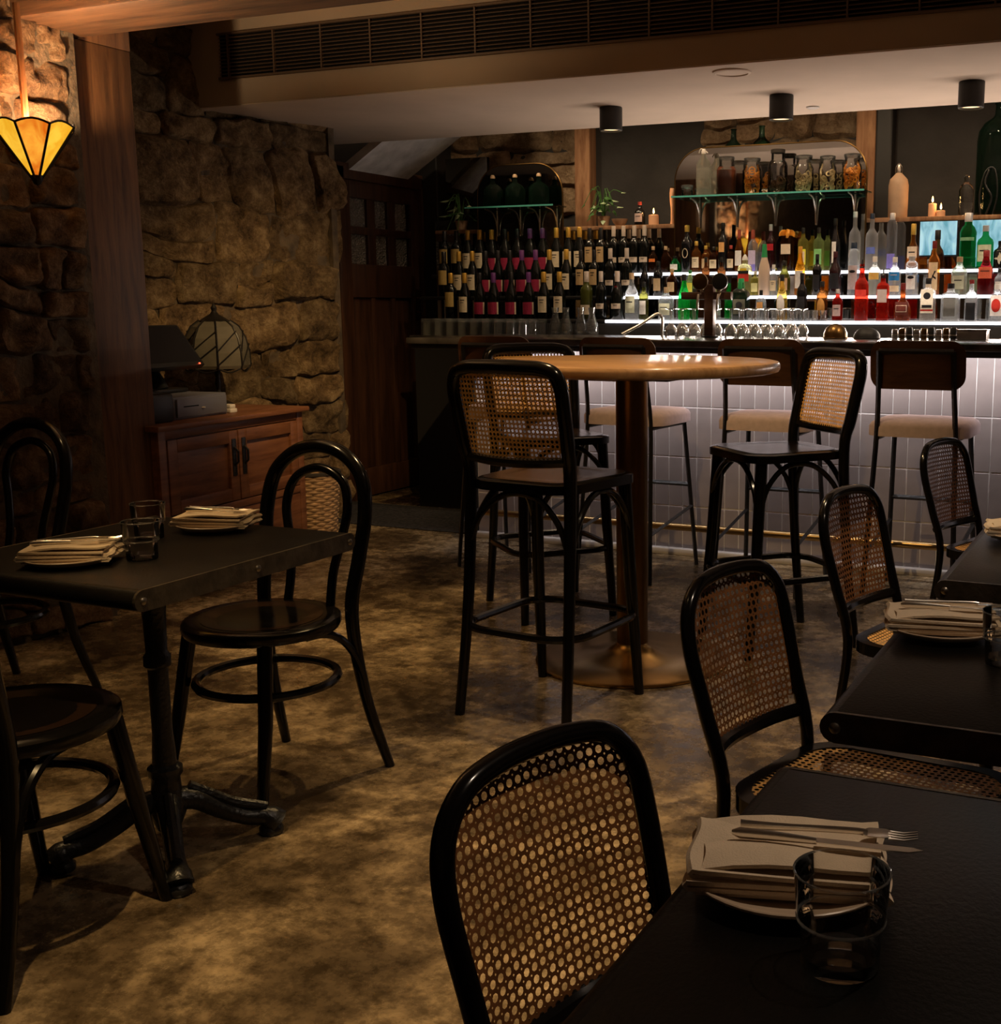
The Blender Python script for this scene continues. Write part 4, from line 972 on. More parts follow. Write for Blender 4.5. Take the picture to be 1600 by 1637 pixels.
SPIRITS=[
 (2,-3.083,0.165,0.060,'round','brown','cork','orange','brown round-shouldered spirit bottle with orange neck label on top lit shelf'),
 (2,-2.996,0.164,0.060,'round','brown','cork','none','brown round-shouldered spirit bottle without label beside green bottle on top shelf'),
 (2,-2.931,0.100,0.068,'taper','green','black','white','small emerald green bottle with white label on top shelf left of gold capped pair'),
 (2,-2.850,0.290,0.076,'shoulder','black','gold','seven','black liqueur bottle with gold cap and pale looped emblem on top shelf'),
 (2,-2.786,0.190,0.059,'shoulder','amber','gold','cream','amber whisky bottle with tall cream label beside black gold-capped bottle'),
 (2,-2.722,0.162,0.055,'shoulder','amber','gold','tanl','amber bottle with tan label and gold cap behind round beer tap badge'),
 (2,-2.668,0.154,0.059,'shoulder','brown','black','cream','brown bottle with large square cream label right of beer tap on top shelf'),
 (2,-2.609,0.299,0.063,'shoulder','black','black','amberl','tall black bottle with small amber window label on top shelf'),
 (2,-2.555,0.161,0.051,'shoulder','brown','red','cream','brown bottle with narrow cream label right of tall black bottle on top shelf'),
 (2,-2.501,0.254,0.055,'taper','amber','redcap','white','amber bottle with long red capsule and white label on top shelf'),
 (2,-2.411,0.253,0.062,'shoulder','clear','redcap','lilac','clear bottle with lilac label, blue base and red capsule on top shelf'),
 (2,-2.297,0.282,0.058,'shoulder','blackred','silver','red','dark bottle with silver cap and red shoulder label on top shelf'),
 (2,-2.090,0.256,0.057,'square','yellow','black','yellow','clear bottle of yellow liqueur with yellow framed label on top shelf'),
 (2,-1.992,0.255,0.057,'square','lime','black','greenl','clear bottle of pale green liqueur with green label on top shelf'),
 (2,-1.891,0.306,0.064,'taper','black','black','whitesm','tall slim black bottle with narrow white label left of frosted vodka'),
 (2,-1.772,0.342,0.071,'slimneck','frost','frostcap','none','tall slim-necked frosted vodka bottle on top lit shelf'),
 (2,-1.669,0.329,0.075,'slimneck','frost','navy','bluetext','frosted vodka bottle with navy cap and blue lettering on top shelf'),
 (2,-1.549,0.327,0.063,'straight','smoke','silver','violet','tall straight smoke-clear vodka bottle with violet base label on top shelf'),
 (2,-1.423,0.262,0.077,'decanter','amber','gold','creamb','amber decanter bottle with gold cap and cream label on top shelf'),
 (2,-1.281,0.223,0.084,'decanter','brown','black','none','brown flared decanter with black stopper on top shelf before blue screen'),
 (2,-1.109,0.315,0.098,'ribbed','green','silver','greenband','large ribbed green gin bottle with silver cap on top shelf'),
 (2,-1.010,0.242,0.094,'shoulder','green','silver','creamgreen','green gin bottle with pale cream-green label on top shelf before blue screen'),
 (2,-0.923,0.154,0.079,'shoulder','black','black','diamond','black bottle with cream diamond label at right end of top shelf'),
 (1,-3.079,0.206,0.060,'round','black','black','none','black bottle without label on middle shelf behind silver faucet'),
 (1,-2.985,0.213,0.063,'shoulder','black','black','tanl','black bottle with small tan square label on middle shelf'),
 (1,-2.891,0.165,0.063,'shoulder','brown','cork','tanl','brown bottle with broad tan label on middle shelf behind clear flask'),
 (1,-2.769,0.156,0.055,'taper','lime','green','yellowl','pale green bottle with yellow label on middle shelf left of beer tap badge'),
 (1,-2.665,0.233,0.050,'shoulder','brown','black','none','dark brown bottle on middle shelf behind the copper beer tap badge'),
 (1,-2.562,0.232,0.054,'shoulder','brown','black','none','dark brown bottle on middle shelf behind the black beer tap badge'),
 (1,-2.411,0.245,0.077,'square','yellowpale','whitecap','redlabel','pale yellow bottle with white pointed cap and black, yellow and red label'),
 (1,-2.343,0.145,0.050,'square','yellow','white','whiteyel','small pale bottle with white and yellow label on middle shelf'),
 (1,-2.287,0.304,0.072,'taper','beige','greencap','none','beige-wrapped bottle with green conical neck on middle shelf'),
 (1,-2.227,0.182,0.049,'shoulder','clear','white','cream','clear bottle with cream label between green-necked and portrait-label bottles'),
 (1,-2.160,0.204,0.072,'round','olive','black','portrait','olive wine-shaped bottle with tan portrait label on middle shelf'),
 (1,-2.063,0.286,0.064,'taper','orange','orangecap','white','orange aperitif bottle with white label on middle shelf'),
 (1,-1.958,0.239,0.056,'shoulder','black','black','darkl','slim black bottle on middle shelf right of orange aperitif bottle'),
 (1,-1.848,0.253,0.074,'round','blackred','blackred','darkl','dark red-black port bottle with dark label on middle shelf'),
 (1,-1.738,0.303,0.067,'straight','clear','navy','greyl','clear vodka bottle with grey arched label and navy cap on middle shelf'),
 (1,-1.612,0.220,0.073,'shoulder','clearpale','white','yellowband','clear bottle with yellow band label on middle shelf'),
 (1,-1.494,0.215,0.073,'shoulder','clear','white','bluelabel','clear gin bottle with bright blue label on middle shelf'),
 (1,-1.396,0.218,0.069,'straight','clear','silver','whitearch','clear tequila bottle with white label under a black arch on middle shelf'),
 (1,-1.270,0.302,0.068,'shoulder','bourbon','darkred','diag','bourbon bottle with cream label bearing a slanted black mark'),
 (1,-1.126,0.211,0.089,'shoulder','palegreen','cork','palel','pale green-grey gin bottle with cork cap on middle shelf'),
 (1,-0.980,0.244,0.089,'taper','ruby','ruby','salmon','ruby bottle with salmon red label on middle shelf at right'),
 (1,-0.904,0.141,0.053,'shoulder','clear','black','white','clear bottle with white label at right end of middle shelf'),
 (0,-3.100,0.286,0.086,'round','clear','cork','palel','clear round-bodied bottle with pale label on bottom shelf left of faucet'),
 (0,-3.019,0.230,0.058,'shoulder','olive','black','white','dark olive bottle with white label on bottom shelf behind faucet'),
 (0,-2.867,0.197,0.097,'flask','clear','cork','palel','wide clear flask bottle on bottom shelf left of bright green liqueur'),
 (0,-2.750,0.273,0.073,'taper','brightgreen','black','none','bright green liqueur bottle with black pourer on bottom lit shelf'),
 (0,-2.681,0.188,0.046,'straight','green','black','none','short dark green bottle just right of bright green liqueur'),
 (0,-2.382,0.245,0.094,'square','jager','greencap','squaredark','squat black-green herbal liqueur bottle with square dark label'),
 (0,-2.256,0.176,0.064,'flask','clear','black','amberl','small clear flask with amber base on bottom shelf'),
 (0,-2.127,0.264,0.067,'taper','gold','black','whiteoval','golden bottle with white oval label on bottom shelf'),
 (0,-2.005,0.273,0.063,'shoulder','black','black','darkl','black bottle with pale ring on bottom shelf behind shot glasses'),
 (0,-1.883,0.224,0.066,'shoulder','amberdark','black','ovalamber','dark amber rum bottle with arched amber label on bottom shelf'),
 (0,-1.790,0.179,0.062,'shoulder','red','silver','pinklabel','red bottle with large pinkish grey label on bottom shelf'),
 (0,-1.650,0.337,0.080,'slimneck','redbright','pourer','redband','bright red aperitif bottle with black pourer on bottom shelf'),
 (0,-1.526,0.284,0.065,'square','redbright','pourer','greytop','square red bottle with grey upper label and pourer on bottom shelf'),
 (0,-1.411,0.211,0.100,'bulb','cognac','darkred','frame','bulbous amber liqueur bottle with framed label and dark red cap'),
 (0,-1.270,0.237,0.081,'square','rum','black','emblem','white-labelled rum bottle with round black emblem on bottom shelf'),
 (0,-1.144,0.207,0.098,'square','clear','black','greypanel','wide square clear bottle with dark grey label on bottom shelf'),
 (0,-1.031,0.227,0.070,'slimneck','clear','darkred','darkpanel','clear bottle with black lower label on bottom shelf'),
 (0,-0.892,0.201,0.083,'shoulder','clear','white','redemblem','clear bottle with red crest label at right end of bottom shelf'),
]
GL = dict(brown=(.16, .055, .015), amber=(.62, .25, .05), green=(.03, .38, .10), clear=(.93, .95, .95), yellow=(.93, .85, .25), lime=(.75, .92, .45), smoke=(.62, .64, .68),
          yellowpale=(.93, .88, .45), olive=(.28, .27, .06), orange=(.95, .45, .05), bourbon=(.80, .32, .06), palegreen=(.82, .88, .74), ruby=(.42, .02, .03), brightgreen=(.04, .85, .16),
          gold=(.90, .62, .14), amberdark=(.38, .14, .03), red=(.55, .035, .022), redbright=(.80, .055, .025), cognac=(.55, .13, .03), rum=(.94, .92, .84), clearpale=(.95, .95, .86))
for k, c in GL.items(): bottle_glass('bg_' + k, c)
bottle_glass('bg_frost', (.88, .90, .93), 0.4)
for k, c in dict(black=(.006, .006, .007), jager=(.006, .014, .008), blackred=(.02, .004, .006), beige=(.62, .47, .36), wine=(.005, .006, .005), wineolive=(.05, .055, .01)).items(): mat('bg_' + k, c, .12 if k != 'beige' else .6)
for k, c in dict(black=(.008, .008, .008), gold=(.62, .40, .08), cork=(.45, .30, .17), red=(.35, .05, .04), redcap=(.30, .06, .035), silver=(.62, .62, .64), frostcap=(.65, .68, .72), navy=(.015, .03, .06), green=(.03, .20, .06),
                 whitecap=(.75, .73, .70), white=(.72, .70, .66), greencap=(.03, .30, .10), orangecap=(.60, .28, .04), blackred=(.05, .006, .010), darkred=(.16, .012, .012), ruby=(.30, .03, .03), pourer=(.01, .01, .012),
                 k=(.010, .009, .010), g=(.62, .36, .06), p=(.13, .035, .16), b=(.52, .43, .36)).items(): mat('cap_' + k, c, .35, 0.5 if k in ('gold', 'silver', 'g') else 0.0)
LB = dict(orange=(.75, .20, .04), white=(.80, .78, .74), cream=(.78, .66, .46), tanl=(.60, .42, .24), amberl=(.75, .40, .14), lilac=(.58, .50, .72), red=(.45, .02, .03), yellow=(.88, .80, .08), greenl=(.25, .60, .22), whitesm=(.80, .78, .74),
          bluetext=(.14, .20, .60), violet=(.22, .20, .65), creamb=(.82, .68, .52), greenband=(.20, .42, .24), creamgreen=(.62, .68, .48), diamond=(.62, .58, .44), yellowl=(.80, .70, .10), redlabel=(.62, .05, .03), whiteyel=(.85, .82, .40), portrait=(.58, .38, .22),
          darkl=(.02, .02, .025), greyl=(.52, .46, .48), yellowband=(.85, .62, .16), bluelabel=(.03, .28, .72), whitearch=(.82, .82, .80), diag=(.85, .66, .42), palel=(.50, .52, .38), salmon=(.80, .16, .08), squaredark=(.10, .10, .07), whiteoval=(.85, .82, .76),
          ovalamber=(.60, .30, .08), pinklabel=(.50, .38, .36), redband=(.50, .03, .02), greytop=(.40, .33, .30), frame=(.10, .02, .012), emblem=(.86, .82, .68), greypanel=(.13, .13, .12), darkpanel=(.012, .012, .014), redemblem=(.86, .82, .80), seven=(.66, .52, .36),
          mag=(.34, .022, .065), tan=(.56, .38, .19), tall=(.52, .37, .13), small=(.66, .54, .42), olive=(.60, .50, .36), ink=(.015, .015, .018), yel=(.88, .62, .05))
for k, c in LB.items(): mat('lab_' + k, c, .65, var=.08, scale=60, spec=.25)

SHAPES = {  # (height fraction, radius fraction), cap from fraction c
    'wine': ([(0, .92), (.015, 1), (.60, 1), (.66, .90), (.71, .55), (.75, .40), (.80, .37), (.955, .36)], .78),
    'burg': ([(0, .92), (.015, 1), (.45, 1), (.55, .93), (.65, .68), (.74, .45), (.80, .37), (.955, .36)], .78),
    'shoulder': ([(0, .92), (.015, 1), (.60, 1), (.67, .88), (.73, .52), (.78, .38), (.90, .36)], .86),
    'taper': ([(0, .90), (.02, 1), (.46, 1), (.58, .84), (.70, .56), (.80, .40), (.92, .36)], .86),
    'round': ([(0, .85), (.03, 1), (.45, 1), (.58, .92), (.68, .60), (.76, .36), (.92, .33)], .86),
    'square': ([(0, .95), (.015, 1), (.66, 1), (.72, .85), (.76, .45), (.80, .38), (.90, .36)], .86),
    'straight': ([(0, .95), (.015, 1), (.80, 1), (.85, .80), (.88, .50), (.92, .48)], .88),
    'slimneck': ([(0, .92), (.015, 1), (.56, 1), (.64, .90), (.70, .55), (.74, .38), (.95, .34)], .90),
    'decanter': ([(0, 1.1), (.03, 1.15), (.30, 1.0), (.48, .80), (.56, .50), (.62, .36), (.80, .36)], .76),
    'ribbed': ([(0, .92), (.015, 1), (.20, 1), (.205, .96), (.60, .96), (.605, 1), (.66, .98), (.74, .75), (.79, .45), (.88, .42)], .84),
    'bulb': ([(0, .80), (.03, .92), (.20, 1.0), (.36, .92), (.48, .62), (.56, .34), (.80, .26), (.92, .26)], .82),
    'flask': ([(0, .9), (.03, 1), (.58, 1), (.70, .80), (.77, .35), (.88, .30)], .82)}
def bottle_body(shape, h, r_):
    prof, c = SHAPES[shape]
    if shape == 'square':
        mb = MB(); ol = rrect(2 * r_, 2 * r_ * .8, r_ * .22, 3); n = len(ol)
        for (z, q) in prof:
            for x, y in ol: mb.v.append((x * q, y * q, z * h))
        for i in range(len(prof) - 1):
            for k in range(n): k2 = (k + 1) % n; mb.f.append((i * n + k, i * n + k2, (i + 1) * n + k2, (i + 1) * n + k))
        mb.f.append(tuple(range(n))[::-1]); mb.f.append(tuple(range((len(prof) - 1) * n, len(prof) * n)))
        return mb, c
    return MB().lathe([(q * r_, z * h) for z, q in prof], 16), c
def patch(ol, r_, flat, z, du=0.0):
    if flat: fn = lambda u, v: ((u + du, -r_ * .8 - .0008, z + v), (0, -1, 0))
    else: fn = lambda u, v: ((sin((u + du) / r_) * (r_ + .0007), -cos((u + du) / r_) * (r_ + .0007), z + v), (sin((u + du) / r_), -cos((u + du) / r_), 0))
    return MB().slab(ol, fn, .0006, (0, .33, .66, 1.0))
def rect_ol(w_, h_, n=5):
    return [(-w_ / 2 + w_ * i / n, -h_ / 2) for i in range(n)] + [(w_ / 2, -h_ / 2 + h_ * i / 3) for i in range(3)] + [(w_ / 2 - w_ * i / n, h_ / 2) for i in range(n)] + [(-w_ / 2, h_ / 2 - h_ * i / 3) for i in range(3)]
def oval_ol(w_, h_, n=18): return [(cos(2 * pi * k / n) * w_ / 2, sin(2 * pi * k / n) * h_ / 2) for k in range(n)]
LAB_Z = dict(cream=(.14, .48, 1.7), mag=(.10, .36, 2.1), tan=(.24, .58, 1.7), tall=(.26, .58, 1.9), small=(.22, .33, 1.8), olive=(.10, .30, 1.8), whitesm=(.14, .55, .8), orange=(.40, .52, 1.5), amberl=(.40, .60, 1.2), red=(.44, .58, 1.7), bluetext=(.28, .40, 1.5), violet=(.02, .28, 1.6),
             greenband=(.50, .56, 1.8), creamgreen=(.16, .55, 1.8), redlabel=(.34, .56, 1.8), diag=(.08, .60, 1.6), salmon=(.36, .62, 1.9), darkpanel=(.02, .44, 1.6), greytop=(.36, .62, 1.7), redband=(.40, .52, 1.8), yellowband=(.40, .58, 1.8), bluelabel=(.38, .60, 1.9), emblem=(.18, .74, 1.7), redemblem=(.14, .70, 1.6),
             greyl=(.10, .56, 1.8), greypanel=(.12, .62, 1.3), seven=(0, 0, 0), none=(0, 0, 0))
def dress(t, shape, h, r_, lab):
    flat = shape == 'square'
    if lab == 'none': return
    if lab == 'seven':
        pts = [(sin(a) * r_ * .45, -r_ * 1.0 - .0005 - 0 * a, h * .40 + cos(a) * r_ * .75) for a in [2 * pi * k / 16 for k in range(16)]]
        part('emblem_loop', MB().tube([(x, -sqrt(max(0, r_ * r_ - x * x)) - .001, z) for x, y, z in pts], .0022, 6, closed=True), 'lab_seven', t); return
    a, b_, wf = LAB_Z.get(lab, (.14, .50, 1.6)); hh = (b_ - a) * h; z = (a + b_) / 2 * h; ww = min(wf * r_, 1.95 * r_ if flat else 2.6 * r_)
    ol = rect_ol(ww, hh)
    if lab in ('whiteoval', 'ovalamber'): ol = oval_ol(1.5 * r_, .45 * h); z = .34 * h
    if lab == 'diamond': ol = [(0, -.22 * h), (.9 * r_, 0), (0, .22 * h), (-.9 * r_, 0)]; z = .36 * h
    lb = part('label', patch(ol, r_, flat, z), 'lab_' + lab, t, False)
    def mark(ol2, dz, m_): part('mark', patch(ol2, r_ + .0007, flat, z + dz), m_, lb, False)
    if lab == 'mag':
        for s in (-1, 1): part('label_edge', patch(rect_ol(r_ * .30, hh), r_ + .0002, False, z, s * r_ * 1.15), 'lab_cream', lb, False)
    if lab in ('cream', 'small', 'tan'): mark(rect_ol(ww * .5, hh * .05), hh * .28, 'lab_ink'); mark(rect_ol(ww * .35, hh * .04), hh * .12, 'lab_ink')
    if lab == 'diag':
        mark([(-.5 * r_, -.11 * h), (-.2 * r_, -.11 * h), (.55 * r_, .10 * h), (.25 * r_, .10 * h)], 0, 'lab_ink'); mark([(-.1 * r_, .02 * h), (.55 * r_, -.04 * h), (.55 * r_, -.005 * h), (0, .055 * h)], -.02 * h, 'lab_ink')
    if lab == 'emblem': mark(oval_ol(r_ * 1.0, r_ * .95), hh * .22, 'lab_ink'); mark(rect_ol(ww * .8, hh * .12), -hh * .22, 'lab_ink'); mark(rect_ol(ww, hh * .07), -hh * .38, 'lab_redband')
    if lab == 'redemblem': mark(oval_ol(r_ * 1.25, h * .36), 0, 'lab_redband')
    if lab == 'frame': mark(rect_ol(ww * .8, hh * .5), 0, 'lab_creamb'); part('mark', patch(rect_ol(ww * .74, hh * .42), r_ + .0014, flat, z), 'lab_frame', lb, False)
    if lab == 'redlabel': mark(rect_ol(ww, hh * .35), hh * .52, 'lab_ink'); mark(rect_ol(ww * .6, hh * .3), hh * .80, 'lab_yel')
    if lab == 'whitearch': mark(oval_ol(ww * .7, hh * .22), hh * .36, 'lab_ink')
    if lab == 'portrait': mark(oval_ol(r_ * .8, hh * .55), 0, 'lab_creamb')
    if lab == 'squaredark': mark(oval_ol(r_ * .9, r_ * .9), hh * .1, 'lab_ink')
    if lab == 'greyl': mark(oval_ol(ww * .6, hh * .12), hh * .25, 'lab_ink')
    if lab in ('bluelabel', 'salmon', 'pinklabel', 'palel', 'creamgreen', 'creamb'): mark(rect_ol(ww * .6, hh * .07), hh * .15, 'lab_white' if lab in ('bluelabel',) else 'lab_ink')
    if lab == 'yellow': part('mark', patch(rect_ol(ww * .7, hh * .7), r_ + .0007, flat, z), 'lab_creamb', lb, False)
    if lab == 'bluelabel': part('lower_label', patch(rect_ol(ww, h * .16), r_, flat, h * .16), 'lab_cream', t, False)
    if lab == 'lilac': part('lower_label', patch(rect_ol(ww, h * .16), r_, flat, h * .09), 'lab_violet', t, False)
def make_cap(h, r_, shape, capname):
    prof, c = SHAPES[shape]; q = prof[-1][1] * r_ * 1.12
    if capname == 'pourer': return MB().lathe([(q, (c - .02) * h), (q, .90 * h), (q * .35, .93 * h), (q * .25, h * 1.02)], 10)
    if capname == 'greencap': return MB().lathe([(prof[5][1] * r_ * 1.3, .74 * h), (q, .92 * h), (q * .9, h)], 14)
    if capname == 'whitecap': return MB().lathe([(q * 1.2, c * h), (q * 1.1, .92 * h), (q * .3, h)], 12)
    if capname == 'redcap': return MB().lathe([(q, .78 * h), (q, .99 * h), (q * .9, h)], 12)
    return MB().lathe([(q, c * h), (q, .99 * h), (q * .88, h)], 12)
TN = {0: 'bottom', 1: 'middle', 2: 'top'}
protos = {}
ORD = ('first', 'second', 'third', 'fourth', 'fifth', 'sixth', 'seventh', 'eighth', 'ninth', 'tenth', 'eleventh')
def place_word(k, n):
    if n == 2: return ('left one', 'right one')[k]
    return '%s from left' % ORD[k]
for (t_, x, cp, lb) in WINES:
    Y, z = TIER[t_]; key = (cp, lb)
    shape = 'burg' if lb in ('mag', 'cream', 'red') else 'wine'
    hh = .298 if lb != 'tan' else .29; rr_ = .040 if lb not in ('tan', 'small') else .034
    if lb == 'mag': side = 'dark wine bottle with magenta label and %s capsule' % ('purple' if cp == 'p' else 'black')
    elif lb == 'cream': side = 'gold-capped wine bottle with cream label %s magenta ones' % ('left of' if x < -4.2 else 'right of')
    elif lb == 'tan': side = 'dark wine bottle with square tan label and black capsule'
    elif lb == 'small': side = 'dark wine bottle with beige capsule and low narrow label'
    elif lb == 'tall': side = 'dark wine bottle with tall mustard label at left end'
    elif lb == 'olive': side = 'olive green wine bottle with beige capsule'
    else: side = 'dark wine bottle with beige capsule and red seal'
    if lb == 'mag' and cp == 'k' and x < -4.25: side = side
    kind_ = [q[1] for q in WINES if q[0] == t_ and q[2] == cp and q[3] == lb and (lb != 'cream' or (q[1] < -4.2) == (x < -4.2))]; kind_.sort()
    lab_txt = side + (', %s row' % TN[t_] if len(kind_) == 1 else ', %s, %s row' % (place_word(kind_.index(x), len(kind_)), TN[t_]))
    if key not in protos:
        p = thing('wine_bottle', lab_txt, 'bottle'); bm_, c_ = bottle_body(shape, hh, rr_)
        part('glass_body', bm_, 'bg_wineolive' if lb == 'olive' else 'bg_wine', p)
        part('capsule', make_cap(hh, rr_, shape, cp), 'cap_' + cp, p)
        dress(p, shape, hh, rr_, 'small' if lb == 'red' else lb)
        if lb == 'red': part('seal', patch(oval_ol(.022, .02), rr_ * .62, False, hh * .665), 'cap_darkred', p, False)
        protos[key] = p; o = p
    else: o = copy_tree(protos[key])
    o.location = (x, Y, z + .0005); o['label'] = lab_txt; o['group'] = 'wine bottles, ' + lab_txt
for (t_, x, h, wd, shape, gl, cp, lb, txt) in SPIRITS:
    Y, z = TIER[t_]; r_ = wd / 2
    p = thing('spirit_bottle', txt, 'bottle', (x, Y, z + .0005), 0, 'spirit bottles on the lit shelves')
    bm_, c_ = bottle_body(shape, h, r_)
    part('glass_body', bm_, 'bg_' + gl, p); part('cap', make_cap(h, r_, shape, cp), 'cap_' + cp, p)
    dress(p, shape, h, r_, lb)

# ---- glassware
def glass_kind(name, prof, cat, seg=16):
    t = thing(name, '', cat); part('bowl', MB().lathe(prof, seg, capb=False, capt=False), 'clear_thin', t); return t
tb1 = glass_kind('bar_tumbler', [(0, .008), (.030, .006), (.033, 0), (.034, .02), (.038, .105), (.0365, .105), (.0325, .02), (0, .015)], 'glass')
back = thing('glass_ledge', 'low dark ledge behind the counter holding rows of glasses', 'shelf', (0, 0, 0))
part('board', MB().bbox(-4.50, -2.95, 6.57, 6.86, 1.10, 1.118, .004), 'counter_stone', back)
part('support', MB().box(-4.48, -2.97, 6.60, 6.84, 0.0, 1.10), 'black_paint', back, False)
i = 0
for rw in range(3):
    for k in range(9):
        x = -4.40 + k * .088 + rw * .02; y = 6.62 + rw * .09
        o = place(tb1, i, (x, y, 1.1185), 0, 'clear upturned tumbler, %s from left in the %s row behind the counter' % (ORD[k], ('front', 'middle', 'back')[rw]), 'clear tumblers behind the counter'); o.scale = (1, 1, -1); o.location.z = 1.1185 + .105; i += 1
tb2 = glass_kind('carafe', [(0, .008), (.035, .006), (.040, 0), (.042, .03), (.038, .07), (.022, .115), (.018, .14), (.024, .175), (.0225, .175), (.0165, .14), (.020, .112), (.036, .07), (.040, .03), (0, .012)], 'carafe')
for i, x in enumerate((-3.56, -3.47, -3.38, -3.29)): place(tb2, i, (x, 6.80 - .03 * (i % 2), 1.1185), 0, 'clear glass carafe, %s from left, between the tumblers and the faucet' % ORD[i], 'glass carafes')
sg = glass_kind('shot_glass', [(0, .012), (.016, .010), (.018, 0), (.023, .058), (.0215, .058), (.017, .016), (0, .015)], 'glass', 12)
for i in range(11): place(sg, i, (-2.36 + i * .05, 6.905, 1.2205), 0, 'small shot glass, %s from left on the bottom lit shelf right of the beer tap' % ORD[i], 'shot glasses')
wg = glass_kind('wine_glass', [(0, .158), (.030, .157), (.031, .155), (.006, .148), (.004, .085), (.012, .072), (.032, .045), (.038, .02), (.034, 0), (.033, 0), (.0365, .02), (.031, .043), (.010, .069), (0, .072)], 'wine glass', 14)
i = 0
for rw in range(2):
    nth = -1
    for k in range(11):
        x = -2.62 + k * .072 + rw * .03
        if abs(x + 2.31) < .035: continue
        nth += 1
        place(wg, i, (x, 6.42 + rw * .085, 1.1325), 0, 'upturned stemmed glass, %s from left in the %s row by the beer tap' % (ORD[nth], ('front', 'back')[rw]), 'upturned stemmed glasses'); i += 1

# ---- beer tap, faucet and counter clutter
tp = thing('beer_tap', 'dark two-badge beer tap tower standing on the counter', 'beer tap', (-2.308, 6.22, 1.1325))
part('tower', MB().bbox(-.026, .026, -.026, .026, 0, .285, .005), 'ply_wood', tp)
part('base_plate', MB().lathe([(.045, 0), (.045, .008), (.03, .012)], 20), 'black_iron', tp)
part('crossbar', MB().bbox(-.165, .125, -.02, .02, .205, .245, .006), 'ply_wood', tp)
for x, m_, nm in ((-.045, 'brass_dark', 'copper disc badge'), (.068, 'black_plastic', 'black disc badge')):
    b_ = part('badge', MB().lathe([(.043, 0), (.045, .004), (.043, .014), (.030, .016)], 28), m_, tp, True, nm); b_.location = (x, -.045, .300); b_.rotation_euler = (R(90), 0, 0)
    b_.location.y = -.03
    part('badge_ring', MB().tube([(cos(R(a)) * .044, sin(R(a)) * .044, .009) for a in range(0, 360, 15)], .002, 6, closed=True), 'silver', b_)
    part('spout', MB().tube([(x, -.015, .235), (x, -.06, .228), (x, -.075, .19), (x, -.075, .15)], .008, 8), 'silver', tp)
    part('lever', MB().tube([(x, -.02, .24), (x, -.032, .262)], .006, 8), 'silver', tp)
fc = thing('faucet', 'slim silver angled faucet behind the counter', 'faucet', (-2.69, 6.46, 1.1325))
part('riser', MB().tube([(0, 0, 0), (0, 0, .105)], .009, 10), 'silver', fc)
part('arm', MB().tube(smooth_path([(0, 0, .10), (-.01, -.012, .122), (-.03, -.03, .122), (-.10, -.09, .065), (-.185, -.155, .012)], 4), .0085, 10), 'silver', fc)
def dome(name, x, r_, h, m_, lb):
    t = thing(name, lb, 'lid', (x, 6.36, 1.1325)); part('shell', MB().lathe([(r_, 0), (r_ * .97, h * .35), (r_ * .75, h * .72), (r_ * .4, h * .94), (0, h)], 28, capt=False), m_, t); part('rim', MB().tube([(cos(R(a)) * r_, sin(R(a)) * r_, .003) for a in range(0, 360, 12)], .003, 6, closed=True), m_, t)
dome('serving_dome', -1.645, .065, .078, 'brass_dark', 'round brass-coloured dome on the counter between the stools')
dome('serving_dome', -1.475, .07, .06, 'black_paint', 'dark low dome on the counter right of the brass one')
for i in range(9):
    t = thing('bar_canister', 'small metal canister, %s from left in the row above the right bar stool' % ORD[i], 'canister', (-1.335 + i * .038, 6.40, 1.1325), 0, 'small bar canisters')
    part('cup', MB().lathe([(.014, 0), (.0165, .004), (.0165, .042 + .006 * (i % 3)), (.013, .05 + .006 * (i % 3))], 12), ('steel', 'brass_dark', 'black_paint')[i % 3], t); part('band', MB().lathe([(.0172, .018), (.0172, .024)], 12), 'silver', t)
t = thing('garnish_tray', 'grey metal garnish tray on the counter at the right edge', 'tray', (-.93, 6.38, 1.1325)); part('tray', MB().bbox(-.075, .075, -.05, .05, 0, .045, .005), 'steel', t); part('lid', MB().bbox(-.078, .078, -.053, .053, .045, .052, .003), 'steel', t)
part('notch', MB().bbox(-.02, .02, -.0535, -.052, .046, .050, .0005, 1), 'black_paint', t)

# ---- glass shelves with brackets, jars
def glass_shelf(lb, x0, x1, z, brs):
    s = thing('glass_shelf', lb, 'shelf', (0, 0, 0))
    part('pane', MB().bbox(x0, x1, 7.15, 7.345, z - .008, z, .002, 1), 'shelf_glass', s); part('front_edge', MB().box(x0, x1, 7.147, 7.150, z - .009, z + .001), 'glass_edge', s, False)
    for x in brs: part('bracket', MB().tube(smooth_path([(x, 7.18, z - .014), (x, 7.27, z - .03), (x, 7.325, z - .09), (x, 7.342, z - .175)], 4), .006, 8).tube([(x, 7.342, z - .012), (x, 7.342, z - .185)], .006, 6), 'silver', s)
glass_shelf('glass shelf on curved brackets holding a row of preserve jars', -2.92, -1.70, 1.978, (-2.80, -2.55, -2.30, -2.04, -1.80))
glass_shelf('short glass shelf on thin brackets holding dark green bottles', -4.42, -3.75, 1.958, (-4.28, -4.10, -3.95, -3.82))
